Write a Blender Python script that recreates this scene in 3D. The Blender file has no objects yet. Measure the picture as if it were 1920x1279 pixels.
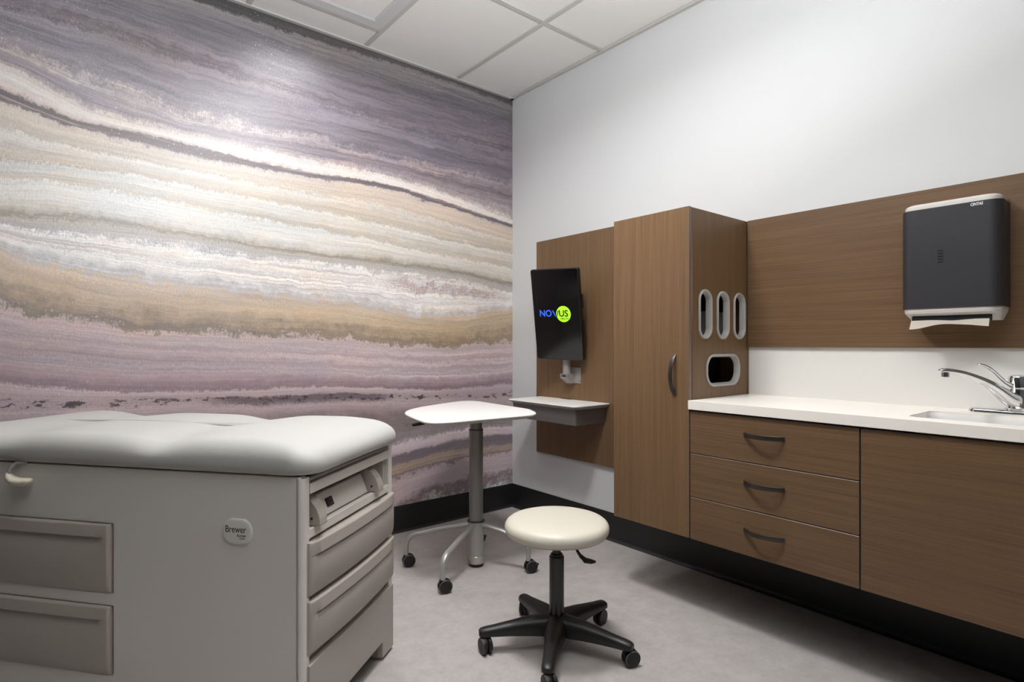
import bpy, bmesh, math, random
import numpy as np
from mathutils import Vector, Matrix
random.seed(7)
C = bpy.context.scene.collection
PI = math.pi

# ------------------------------------------------------------------ colour / materials
def lin(c):
    return tuple(((x/255)/12.92 if x/255 <= .04045 else ((x/255+.055)/1.055)**2.4) for x in c)

def new_mat(name):
    m = bpy.data.materials.new(name); m.use_nodes = True
    nt = m.node_tree; b = nt.nodes['Principled BSDF']
    return m, nt, b

def mat(name, rgb, rough=.5, metal=0, bump=0, bscale=400, spec=.5, coat=0, var=0, vscale=8, aniso=0):
    m, nt, b = new_mat(name)
    b.inputs['Base Color'].default_value = (*lin(rgb), 1)
    b.inputs['Roughness'].default_value = rough
    b.inputs['Metallic'].default_value = metal
    b.inputs['Specular IOR Level'].default_value = spec
    b.inputs['Coat Weight'].default_value = coat
    tc = nt.nodes.new('ShaderNodeTexCoord')
    n = nt.nodes.new('ShaderNodeTexNoise'); n.inputs['Scale'].default_value = vscale; n.inputs['Detail'].default_value = 4
    nt.links.new(tc.outputs['Object'], n.inputs['Vector'])
    if var:
        hs = nt.nodes.new('ShaderNodeMixRGB'); hs.blend_type = 'MULTIPLY'; hs.inputs[0].default_value = 1
        mr = nt.nodes.new('ShaderNodeMapRange'); mr.inputs[3].default_value = 1-var; mr.inputs[4].default_value = 1+var
        nt.links.new(n.outputs[0], mr.inputs[0])
        hs.inputs[1].default_value = (*lin(rgb), 1); nt.links.new(mr.outputs[0], hs.inputs[2])
        nt.links.new(hs.outputs[0], b.inputs['Base Color'])
    mr2 = nt.nodes.new('ShaderNodeMapRange'); mr2.inputs[3].default_value = max(0, rough-.04); mr2.inputs[4].default_value = min(1, rough+.04)
    nt.links.new(n.outputs[0], mr2.inputs[0]); nt.links.new(mr2.outputs[0], b.inputs['Roughness'])
    if bump:
        n2 = nt.nodes.new('ShaderNodeTexNoise'); n2.inputs['Scale'].default_value = bscale; n2.inputs['Detail'].default_value = 2
        nt.links.new(tc.outputs['Object'], n2.inputs['Vector'])
        bp = nt.nodes.new('ShaderNodeBump'); bp.inputs['Strength'].default_value = bump; bp.inputs['Distance'].default_value = .001
        nt.links.new(n2.outputs[0], bp.inputs['Height']); nt.links.new(bp.outputs[0], b.inputs['Normal'])
    return m

def wood(name, axis, a=(129,100,71), c=(99,75,52)):
    """straight fine-line veneer; the grain runs along `axis` (1=y, 2=z) of the world"""
    m, nt, b = new_mat(name)
    g = nt.nodes.new('ShaderNodeNewGeometry')
    def noise(sc_long, sc_across, det, rough=.5):
        mp = nt.nodes.new('ShaderNodeMapping')
        s = [sc_across]*3; s[axis] = sc_long
        mp.inputs['Scale'].default_value = s
        nt.links.new(g.outputs['Position'], mp.inputs['Vector'])
        n = nt.nodes.new('ShaderNodeTexNoise'); n.inputs['Scale'].default_value = 1
        n.inputs['Detail'].default_value = det; n.inputs['Roughness'].default_value = rough
        nt.links.new(mp.outputs[0], n.inputs['Vector']); return n
    n1 = noise(2.0, 290, 3, .65); n2 = noise(.8, 40, 3, .6); n3 = noise(60, 900, 1)
    def math_(op, x, y):
        k = nt.nodes.new('ShaderNodeMath'); k.operation = op
        for i, v in enumerate((x, y)):
            if hasattr(v, 'links'): nt.links.new(v, k.inputs[i])
            else: k.inputs[i].default_value = v
        return k.outputs[0]
    s = math_('ADD', math_('MULTIPLY', n1.outputs[0], .62), math_('ADD', math_('MULTIPLY', n2.outputs[0], .26), math_('MULTIPLY', n3.outputs[0], .12)))
    r = nt.nodes.new('ShaderNodeValToRGB')
    r.color_ramp.elements[0].position = .33; r.color_ramp.elements[0].color = (*lin(c), 1)
    r.color_ramp.elements[1].position = .66; r.color_ramp.elements[1].color = (*lin(a), 1)
    nt.links.new(s, r.inputs[0]); nt.links.new(r.outputs[0], b.inputs['Base Color'])
    b.inputs['Roughness'].default_value = .42; b.inputs['Specular IOR Level'].default_value = .4
    bp = nt.nodes.new('ShaderNodeBump'); bp.inputs['Strength'].default_value = .25; bp.inputs['Distance'].default_value = .0006
    nt.links.new(s, bp.inputs['Height']); nt.links.new(bp.outputs[0], b.inputs['Normal'])
    return m

M = {}
M['wood_v'] = wood('walnut_vertical', 2)
M['wood_h_shaded'] = wood('walnut_horizontal_shaded', 1, (119,92,66), (90,68,48))  # same walnut, darkened to carry the weaker light on the lower fronts
M['edge'] = mat('edge_band', (120,103,92), .4)
M['wall'] = mat('white_paint', (212,213,214), .6, bump=.04, bscale=300)
M['rear'] = mat('grey_paint', (96,96,98), .6)
M['rear_dark'] = mat('charcoal_paint', (42,41,42), .6)
M['carcass'] = mat('carcass_dark', (40,32,26), .6)
M['base'] = mat('black_rubber_base', (31,30,30), .45)
M['solid'] = mat('cream_solid_surface', (245,239,231), .3, var=.01)
M['basin'] = mat('white_basin', (238,236,233), .22)
M['splash'] = mat('backsplash_laminate', (226,224,219), .35)
M['shell'] = mat('putty_painted_metal', (222,217,210), .45, bump=.1, bscale=900)
M['drawer'] = mat('taupe_plastic', (168,160,152), .5, bump=.1, bscale=900)
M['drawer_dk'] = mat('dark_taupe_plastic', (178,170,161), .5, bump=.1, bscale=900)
M['cushion'] = mat('light_grey_vinyl', (184,183,179), .55, bump=.1, bscale=700, spec=.3)
M['seat'] = mat('cream_vinyl', (208,202,188), .38, bump=.1, bscale=700)
M['black'] = mat('black_plastic', (22,21,21), .42)
M['blackm'] = mat('black_satin_metal', (20,20,20), .3, spec=.6)
M['tyre'] = mat('black_wheel', (20,19,19), .5)
M['rim'] = mat('grey_wheel_rim', (105,103,100), .5)
M['alu'] = mat('silver_powder_coat', (170,169,167), .36, metal=.45)
M['alu_dk'] = mat('brushed_column_metal', (134,133,131), .36, metal=.55)
M['steel'] = mat('bright_steel', (200,196,190), .22, metal=1)
M['sleeve'] = mat('polished_sleeve', (196,190,182), .28, metal=.7)
M['chrome'] = mat('chrome', (226,227,229), .06, metal=1)
M['pull'] = mat('dark_pewter_metal', (88,82,78), .32, metal=.9)
M['white_top'] = mat('white_laminate', (244,242,238), .35)
M['under'] = mat('grey_underedge', (186,182,176), .45)
M['tray'] = mat('grey_tray_metal', (112,109,107), .42, metal=.3)
M['bracket'] = mat('grey_cast_bracket', (158,153,149), .45, metal=.2)
M['bezel'] = mat('grey_bezel', (176,174,172), .4)
M['liner'] = mat('liner_grey', (170,168,164), .5)
M['void'] = mat('dark_interior', (10,9,9), .8)
M['glass'] = mat('screen_glass', (9,9,10), .12, spec=.5)
M['monbody'] = mat('monitor_plastic', (20,20,21), .35)
M['disp'] = mat('charcoal_cover', (50,49,52), .42)
M['dispgrey'] = mat('light_grey_plastic', (206,201,196), .4)
M['paper'] = mat('paper_towel', (236,229,219), .8, bump=.5, bscale=500)
M['ink'] = mat('black_ink', (28,28,30), .6)
M['whiteink'] = mat('white_ink', (235,235,235), .5)
M['badge'] = mat('badge_grey', (222,220,216), .4)
M['cream'] = mat('cream_plastic', (214,206,188), .4)
M['tile'] = mat('ceiling_tile', (236,235,232), .9, bump=.3, bscale=350, var=.015, vscale=40)
M['grid'] = mat('ceiling_grid', (196,194,190), .6)
M['diff'] = mat('diffuser_metal', (208,208,209), .5)

def emis(name, rgb, s):
    m, nt, b = new_mat(name)
    b.inputs['Base Color'].default_value = (*lin(rgb), 1)
    b.inputs['Emission Color'].default_value = (*lin(rgb), 1)
    b.inputs['Emission Strength'].default_value = s
    return m
M['blue'] = emis('screen_blue', (36,84,220), 1.0)
M['green'] = emis('screen_green', (150,216,30), .9)
M['lamp'] = emis('lamp_lens', (255,250,242), 6.0)

# floor --------------------------------------------------------------
def floor_mat():
    m, nt, b = new_mat('marbled_grey_vinyl')
    g = nt.nodes.new('ShaderNodeNewGeometry')
    def noise(sc, det, rough=.6, dist=0):
        n = nt.nodes.new('ShaderNodeTexNoise'); n.inputs['Scale'].default_value = sc
        n.inputs['Detail'].default_value = det; n.inputs['Roughness'].default_value = rough; n.inputs['Distortion'].default_value = dist
        nt.links.new(g.outputs['Position'], n.inputs['Vector']); return n
    def ramp(n, p0, c0, p1, c1):
        r = nt.nodes.new('ShaderNodeValToRGB')
        r.color_ramp.elements[0].position = p0; r.color_ramp.elements[0].color = c0
        r.color_ramp.elements[1].position = p1; r.color_ramp.elements[1].color = c1
        nt.links.new(n.outputs[0], r.inputs[0]); return r
    a = ramp(noise(11, 9, .78, .1), .30, (*lin((163,157,154)), 1), .70, (*lin((187,182,179)), 1))
    f = ramp(noise(62, 6, .8, 1.0), .30, (.70, .68, .67, 1), .43, (1, 1, 1, 1))
    w = ramp(noise(38, 4, .7, 1.5), .66, (1, 1, 1, 1), .80, (1.16, 1.16, 1.17, 1))
    mx = nt.nodes.new('ShaderNodeMixRGB'); mx.blend_type = 'MULTIPLY'; mx.inputs[0].default_value = .8
    nt.links.new(a.outputs[0], mx.inputs[1]); nt.links.new(f.outputs[0], mx.inputs[2])
    mx2 = nt.nodes.new('ShaderNodeMixRGB'); mx2.blend_type = 'MULTIPLY'; mx2.inputs[0].default_value = .8
    nt.links.new(mx.outputs[0], mx2.inputs[1]); nt.links.new(w.outputs[0], mx2.inputs[2])
    nt.links.new(mx2.outputs[0], b.inputs['Base Color'])
    b.inputs['Roughness'].default_value = .5; b.inputs['Specular IOR Level'].default_value = .35
    return m
M['floor'] = floor_mat()

# mural: agate-like printed wallcovering --------------------------------
CUR = {1: [(-1.637,2.68),(-1.429,2.686),(-1.115,2.697),(-0.672,2.715),(-0.355,2.712),(-0.005,2.705)],
2: [(-1.637,2.622),(-1.429,2.603),(-1.115,2.603),(-0.668,2.605),(-0.005,2.612)],
3: [(-2.577,2.425),(-2.375,2.436),(-2.227,2.447),(-2.074,2.425),(-1.964,2.414),(-1.587,2.392),(-0.935,2.375),(-0.741,2.385),(-0.005,2.4)],
4: [(-2.577,2.249),(-2.457,2.222),(-2.295,2.179),(-2.118,2.153),(-1.964,2.122),(-1.711,2.123),(-1.443,2.141),(-0.948,2.153),(-0.672,2.141),(-0.005,2.15)],
5: [(-2.577,2.172),(-2.498,2.158),(-2.399,2.112),(-2.294,2.069),(-2.124,2.056),(-1.938,2.047),(-1.781,2.048),(-1.637,2.046),(-1.317,2.048),(-0.948,2.047),(-0.668,2.035),(-0.355,1.988),(-0.005,1.929)],
6: [(-2.577,2.083),(-2.488,2.045),(-2.375,2.018),(-2.31,2.008),(-2.118,2.015),(-1.841,2.0),(-1.637,1.981),(-1.337,1.982),(-0.997,2.001),(-0.805,1.989),(-0.601,1.966),(-0.005,1.893)],
7: [(-2.577,2.035),(-2.488,2.013),(-2.375,1.996),(-2.31,1.985),(-2.22,1.982),(-2.08,1.967),(-1.884,1.956),(-1.637,1.962),(-1.337,1.964),(-0.997,1.983),(-0.805,1.974),(-0.601,1.948),(-0.005,1.877)],
8: [(-2.577,1.928),(-2.482,1.904),(-2.329,1.896),(-2.044,1.887),(-1.637,1.873),(-0.997,1.872),(-0.601,1.836),(-0.005,1.785)],
9: [(-2.577,1.799),(-2.395,1.812),(-2.118,1.827),(-1.884,1.814),(-1.587,1.799),(-1.115,1.774),(-0.601,1.732),(-0.005,1.691)],
10: [(-2.577,1.721),(-2.457,1.747),(-2.261,1.744),(-2.118,1.729),(-1.841,1.709),(-1.637,1.694),(-1.065,1.675),(-0.668,1.635),(-0.005,1.594)],
11: [(-2.577,1.607),(-2.416,1.62),(-2.132,1.617),(-1.914,1.597),(-1.64,1.572),(-1.271,1.565),(-0.901,1.559),(-0.574,1.553),(-0.246,1.529),(-0.005,1.497)],
12: [(-2.577,1.559),(-2.472,1.546),(-2.207,1.554),(-1.914,1.555),(-1.64,1.535),(-0.991,1.521),(-0.396,1.497),(-0.005,1.439)],
13: [(-2.577,1.464),(-2.546,1.446),(-2.472,1.43),(-2.345,1.398),(-2.214,1.373),(-1.985,1.349),(-1.64,1.334),(-1.429,1.318),(-1.271,1.309),(-1.14,1.303),(-0.881,1.259),(-0.705,1.249),(-0.555,1.244),(-0.396,1.259),(-0.005,1.332)],
14: [(-2.577,1.236),(-2.472,1.2),(-2.34,1.175),(-2.086,1.141),(-1.841,1.132),(-1.64,1.126),(-1.337,1.121),(-0.918,1.084),(-0.504,1.067),(-0.005,1.105)],
15: [(-2.577,1.099),(-2.275,1.067),(-2.044,1.034),(-1.637,1.019),(-1.17,0.988),(-0.668,0.952),(-0.005,0.965)],
16: [(-2.577,1.012),(-2.363,0.979),(-2.182,0.956),(-1.64,0.937),(-1.317,0.935),(-0.839,0.895),(-0.355,0.884),(-0.005,0.904)],
17: [(-2.577,0.932),(-2.457,0.905),(-2.182,0.875),(-1.917,0.863),(-1.64,0.861),(-1.399,0.86),(-0.991,0.834),(-0.593,0.801),(-0.005,0.814)],
18: [(-2.577,0.882),(-2.364,0.86),(-2.171,0.855),(-1.96,0.845),(-1.841,0.845),(-1.637,0.835),(-1.271,0.834),(-0.948,0.808),(-0.559,0.786),(-0.207,0.757),(-0.005,0.778)],
19: [(-2.577,0.831),(-2.171,0.813),(-1.827,0.808),(-1.637,0.787),(-1.271,0.785),(-0.948,0.771),(-0.559,0.75),(-0.005,0.731)],
20: [(-2.577,0.758),(-1.637,0.73),(-1.271,0.734),(-0.901,0.701),(-0.559,0.688),(-0.005,0.648)],
21: [(-2.577,0.50),(-1.637,0.49),(-0.901,0.505),(-0.351,0.555),(-0.005,0.533)],
22: [(-1.637,0.406),(-0.901,0.44),(-0.612,0.472),(-0.351,0.497),(-0.009,0.48)],
23: [(-1.637,0.341),(-0.901,0.385),(-0.612,0.427),(-0.351,0.429),(-0.009,0.419)],
24: [(-1.637,0.275),(-0.901,0.324),(-0.612,0.362),(-0.351,0.378),(-0.009,0.372)],
25: [(-1.637,0.10),(-0.901,0.137),(-0.679,0.205),(-0.351,0.219),(-0.101,0.23),(-0.005,0.227)]}
H = 2.74
WX = -3.15
def mural_t(x, z):
    ts = list(range(0, 27)); zs = [H+.001]
    for k in range(1, 26):
        p = CUR[k]; zs.append(float(np.interp(x, [a for a, _ in p], [b for _, b in p])))
    zs.append(-.1)
    for i in range(1, len(zs)):
        zs[i] = min(zs[i], zs[i-1]-.004)
    return float(np.interp(-z, [-v for v in zs], ts))

STOPS = [  # t, colour at the left, colour at the right
(0,(64,60,62),(84,76,80)),(.95,(62,58,60),(86,79,82)),(1.1,(140,134,133),(130,122,123)),(1.7,(134,128,129),(118,112,116)),
(2.0,(118,113,118),(102,96,103)),(2.45,(112,106,114),(118,108,118)),(2.8,(128,120,128),(124,114,124)),(3.0,(100,89,96),(112,96,106)),
(3.15,(132,124,132),(134,124,134)),(3.5,(120,112,122),(118,108,120)),(3.85,(132,123,130),(112,102,114)),(4.0,(178,164,162),(158,140,144)),
(4.25,(138,128,134),(122,104,112)),(4.6,(132,122,130),(142,126,132)),(4.92,(168,154,154),(172,156,156)),(5.0,(196,180,172),(210,194,186)),
(5.5,(204,196,190),(228,218,211)),(5.85,(190,172,166),(212,196,186)),(6.0,(92,78,82),(106,92,96)),(6.9,(94,80,84),(108,94,98)),
(7.05,(186,170,164),(196,180,172)),(7.3,(192,180,168),(204,182,164)),(7.9,(182,168,154),(198,178,160)),(8.0,(204,200,193),(212,200,188)),
(8.35,(196,186,175),(196,180,162)),(8.9,(180,164,148),(186,170,152)),(9.0,(206,203,198),(214,206,196)),(9.5,(196,190,181),(198,186,172)),
(9.9,(184,174,162),(184,168,150)),(10.0,(212,210,206),(214,206,196)),(10.6,(206,202,197),(202,192,180)),(10.9,(186,178,166),(180,168,152)),
]
STOPS2 = [
(10.9,(186,178,166),(174,162,146)),(11.1,(146,134,120),(136,124,110)),(11.4,(180,172,162),(168,158,148)),(12.0,(178,173,174),(186,178,172)),
(12.15,(238,233,228),(236,229,223)),(12.4,(210,202,197),(214,202,195)),(12.55,(238,233,229),(238,232,227)),(12.75,(218,212,208),(222,213,208)),
(12.92,(186,182,186),(194,184,182)),(13.03,(206,184,164),(200,174,142)),(13.45,(198,174,148),(190,164,132)),(13.75,(162,144,128),(158,136,110)),
(13.96,(142,128,118),(140,120,98)),(14.02,(211,188,181),(219,196,189)),(14.15,(197,172,173),(193,168,169)),(14.42,(198,180,183),(206,188,190)),(14.6,(189,166,169),(185,158,161)),
(14.92,(197,176,179),(213,192,193)),(15.1,(183,160,165),(185,160,165)),(15.45,(176,158,164),(180,160,166)),(15.55,(196,178,184),(206,190,194)),(15.7,(174,156,162),(178,158,164)),(15.9,(191,168,173),(213,192,194)),(16.15,(179,154,161),(179,154,161)),
(16.85,(145,122,131),(139,114,123)),(17.02,(201,178,183),(199,177,181)),(17.8,(185,162,167),(183,160,165)),(18.5,(175,154,159),(175,154,159)),
(19.2,(189,168,173),(191,170,174)),(19.9,(167,144,147),(167,144,147)),(20.3,(136,118,116),(134,116,114)),(21.0,(168,152,154),(160,144,148)),
]
STOPS3 = [
(20.9,(201,180,182),(204,182,188)),(21.1,(225,204,206),(220,198,204)),(21.85,(204,182,188),(201,180,184)),(22.05,(117,107,115),(120,107,115)),
(22.6,(134,120,123),(123,112,120)),(22.95,(131,115,112),(134,117,120)),(23.15,(190,163,139),(180,155,136)),(23.8,(176,152,136),(172,147,136)),
(23.98,(134,112,112),(128,109,112)),(24.1,(201,180,184),(201,180,184)),(24.85,(196,174,182),(201,180,188)),(24.98,(136,112,120),(139,117,123)),
(25.12,(147,123,128),(150,128,134)),(25.3,(238,238,238),(238,238,238)),(26,(214,198,201),(214,198,201)),
]
def mural_mat():
    m, nt, b = new_mat('mural_agate_print')
    N = nt.nodes; Lk = nt.links
    uv = N.new('ShaderNodeUVMap'); uv.uv_map = 'flow'
    sp = N.new('ShaderNodeSeparateXYZ'); Lk.new(uv.outputs[0], sp.inputs[0])
    g = N.new('ShaderNodeNewGeometry')
    def M2(op, x, y, z=None):
        k = N.new('ShaderNodeMath'); k.operation = op
        for i, v in enumerate((x, y, z)):
            if v is None: continue
            if hasattr(v, 'links'): Lk.new(v, k.inputs[i])
            else: k.inputs[i].default_value = v
        return k.outputs[0]
    def noise(vec, scale, det, rough=.6, sc=None, dist=0):
        n = N.new('ShaderNodeTexNoise'); n.inputs['Scale'].default_value = scale
        n.inputs['Detail'].default_value = det; n.inputs['Roughness'].default_value = rough; n.inputs['Distortion'].default_value = dist
        if sc:
            mp = N.new('ShaderNodeMapping'); mp.inputs['Scale'].default_value = sc
            Lk.new(vec, mp.inputs['Vector']); vec = mp.outputs[0]
        Lk.new(vec, n.inputs['Vector']); return M2('SUBTRACT', n.outputs[0], .5)
    pos = g.outputs['Position']
    t = sp.outputs['Y']
    fine0 = noise(pos, 1, 4, .8, (170, 170, 60)); fmod = noise(pos, 4, 3, .6)
    fine = M2('MULTIPLY', fine0, M2('ADD', 1, M2('MULTIPLY', fmod, 2.6)))
    med = noise(pos, 9, 5, .65)
    med2 = noise(pos, 30, 3, .6)
    big = M2('ADD', M2('MULTIPLY', med, .8), M2('MULTIPLY', med2, .5))
    t2 = M2('ADD', t, M2('ADD', M2('MULTIPLY', fine, 1.25), big))
    t3 = M2('ADD', t, M2('ADD', M2('MULTIPLY', noise(pos, 1, 3, .7, (90, 90, 60)), .5), big))
    def cs(t, lo, hi, stops, which):
        mr = N.new('ShaderNodeMapRange'); mr.inputs[1].default_value = lo; mr.inputs[2].default_value = hi
        Lk.new(t, mr.inputs[0])
        r = N.new('ShaderNodeValToRGB'); el = r.color_ramp.elements
        while len(el) < len(stops): el.new(.5)
        for e, s in zip(el, stops):
            e.position = min(1, max(0, (s[0]-lo)/(hi-lo)))
        for e, s in zip(el, stops):
            e.color = (*lin(s[which]), 1)
        Lk.new(mr.outputs[0], r.inputs[0]); return r.outputs[0]
    def mix(f, a, c, bt='MIX'):
        k = N.new('ShaderNodeMixRGB'); k.blend_type = bt
        for i, v in enumerate((f, a, c)):
            if hasattr(v, 'links'): Lk.new(v, k.inputs[i])
            elif i == 0: k.inputs[0].default_value = v
            else: k.inputs[i].default_value = (*v, 1)
        return k.outputs[0]
    def step(x, a, c):
        k = N.new('ShaderNodeMapRange'); k.inputs[1].default_value = a; k.inputs[2].default_value = c
        k.interpolation_type = 'SMOOTHSTEP'; Lk.new(x, k.inputs[0]); return k.outputs[0]
    side = step(M2('ADD', sp.outputs['X'], M2('MULTIPLY', med, .8)), -2.3, -.5)
    def band(t):
        parts = []
        for lo, hi, st in ((0, 10.9, STOPS), (10.9, 21, STOPS2), (20.9, 26, STOPS3)):
            parts.append(mix(side, cs(t, lo, hi, st, 1), cs(t, lo, hi, st, 2)))
        c = mix(M2('GREATER_THAN', t, 10.9), parts[0], parts[1])
        return mix(M2('GREATER_THAN', t, 21.0), c, parts[2])
    col = mix(.5, band(t3), band(t2))
    # streaks that follow the flow
    comb = N.new('ShaderNodeCombineXYZ'); Lk.new(sp.outputs['X'], comb.inputs[0]); Lk.new(M2('ADD', t, M2('MULTIPLY', med, .25)), comb.inputs[1])
    st = noise(comb.outputs[0], 1, 6, .72, (1.1, 5.5, 1))
    st2 = noise(comb.outputs[0], 1, 3, .6, (3.5, 16, 1))
    cloud = noise(pos, 3.2, 5, .6)
    upper = M2('SUBTRACT', 1, step(t, 4.4, 5.1))
    gain = M2('ADD', 1, M2('ADD', M2('MULTIPLY', st, M2('ADD', .85, M2('MULTIPLY', upper, .9))), M2('ADD', M2('MULTIPLY', st2, M2('ADD', .5, M2('MULTIPLY', upper, .7))), M2('MULTIPLY', fine, .95))))
    comb2 = N.new('ShaderNodeCombineXYZ')
    for i in range(3): Lk.new(gain, comb2.inputs[i])
    col = mix(1, col, comb2.outputs[0], 'MULTIPLY')
    ln = M2('MULTIPLY', step(t, 5.75, 6.0), M2('SUBTRACT', 1, step(t, 6.95, 7.15)))
    brk = noise(comb.outputs[0], 1, 4, .7, (2.6, 2.2, 1))
    col = mix(M2('MULTIPLY', ln, M2('MULTIPLY', step(brk, .04, .16), .6)), col, lin((176,158,156)))
    # warm / cool wander
    warm = step(M2('ADD', st, cloud), -.12, .2)
    col = mix(1, col, mix(warm, (.97, 1.0, 1.04), (1.04, 1.0, .95)), 'MULTIPLY')
    # fine white laminations in the striped lens
    lens = M2('MULTIPLY', step(t, 12.02, 12.15), M2('SUBTRACT', 1, step(t, 12.7, 12.95)))
    lam = noise(comb.outputs[0], 1, 3, .7, (1.0, 30, 1))
    col = mix(M2('MULTIPLY', lens, M2('MULTIPLY', step(lam, .02, .08), .55)), col, lin((176,160,158)))
    # dark speckles of the lower band, thickening to a solid dark seam in the middle
    vo = N.new('ShaderNodeTexVoronoi'); vo.inputs['Scale'].default_value = 1; vo.inputs['Randomness'].default_value = 1
    mp = N.new('ShaderNodeMapping'); mp.inputs['Scale'].default_value = (38, 38, 60); Lk.new(pos, mp.inputs['Vector']); Lk.new(mp.outputs[0], vo.inputs['Vector'])
    spk = noise(pos, 1, 5, .7, (16, 16, 34))
    inb = M2('MULTIPLY', step(t, 17.8, 18.35), M2('SUBTRACT', 1, step(t, 18.75, 19.15)))
    midx = M2('MULTIPLY', step(sp.outputs['X'], -1.92, -1.72), M2('SUBTRACT', 1, step(sp.outputs['X'], -1.0, -.86)))
    seam = M2('MULTIPLY', midx, M2('MULTIPLY', step(t2, 18.0, 18.25), M2('SUBTRACT', 1, step(t2, 18.6, 19.4))))
    dots = M2('MULTIPLY', inb, step(spk, .045, .06))
    col = mix(M2('MULTIPLY', seam, .85), col, lin((98,84,92)))
    col = mix(M2('MULTIPLY', dots, .9), col, lin((58,42,50)))
    # scattered light flecks, and rusty marks inside the lens at the right
    fl = noise(pos, 1, 2, .5, (120, 120, 110))
    flz = noise(pos, 2.3, 2, .5)
    col = mix(M2('MULTIPLY', M2('MULTIPLY', step(fl, .15, .21), step(flz, -.06, .1)), .65), col, lin((232,224,220)))
    rx = M2('MULTIPLY', step(sp.outputs['X'], -1.02, -.8), M2('SUBTRACT', 1, step(sp.outputs['X'], -.2, -.02)))
    rust = M2('MULTIPLY', rx, M2('MULTIPLY', step(t2, 12.18, 12.25), M2('SUBTRACT', 1, step(t2, 12.3, 12.38))))
    col = mix(M2('MULTIPLY', rust, .7), col, lin((150,104,98)))
    hs = N.new('ShaderNodeHueSaturation'); hs.inputs['Saturation'].default_value = .87; hs.inputs['Value'].default_value = 1.03; Lk.new(col, hs.inputs['Color'])
    Lk.new(hs.outputs[0], b.inputs['Base Color'])
    b.inputs['Roughness'].default_value = .40
    b.inputs['Specular IOR Level'].default_value = .95
    bp = N.new('ShaderNodeBump'); bp.inputs['Strength'].default_value = .5; bp.inputs['Distance'].default_value = .0012
    bn = noise(pos, 1, 3, .7, (110, 110, 110))
    Lk.new(M2('ADD', bn, M2('MULTIPLY', st2, 1.0)), bp.inputs['Height']); Lk.new(bp.outputs[0], b.inputs['Normal'])
    # denser print is a little less glossy than the pale metallic ink
    Lk.new(M2('ADD', .35, M2('MULTIPLY', fine, -.25)), b.inputs['Roughness'])
    return m
M['mural'] = mural_mat()

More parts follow.
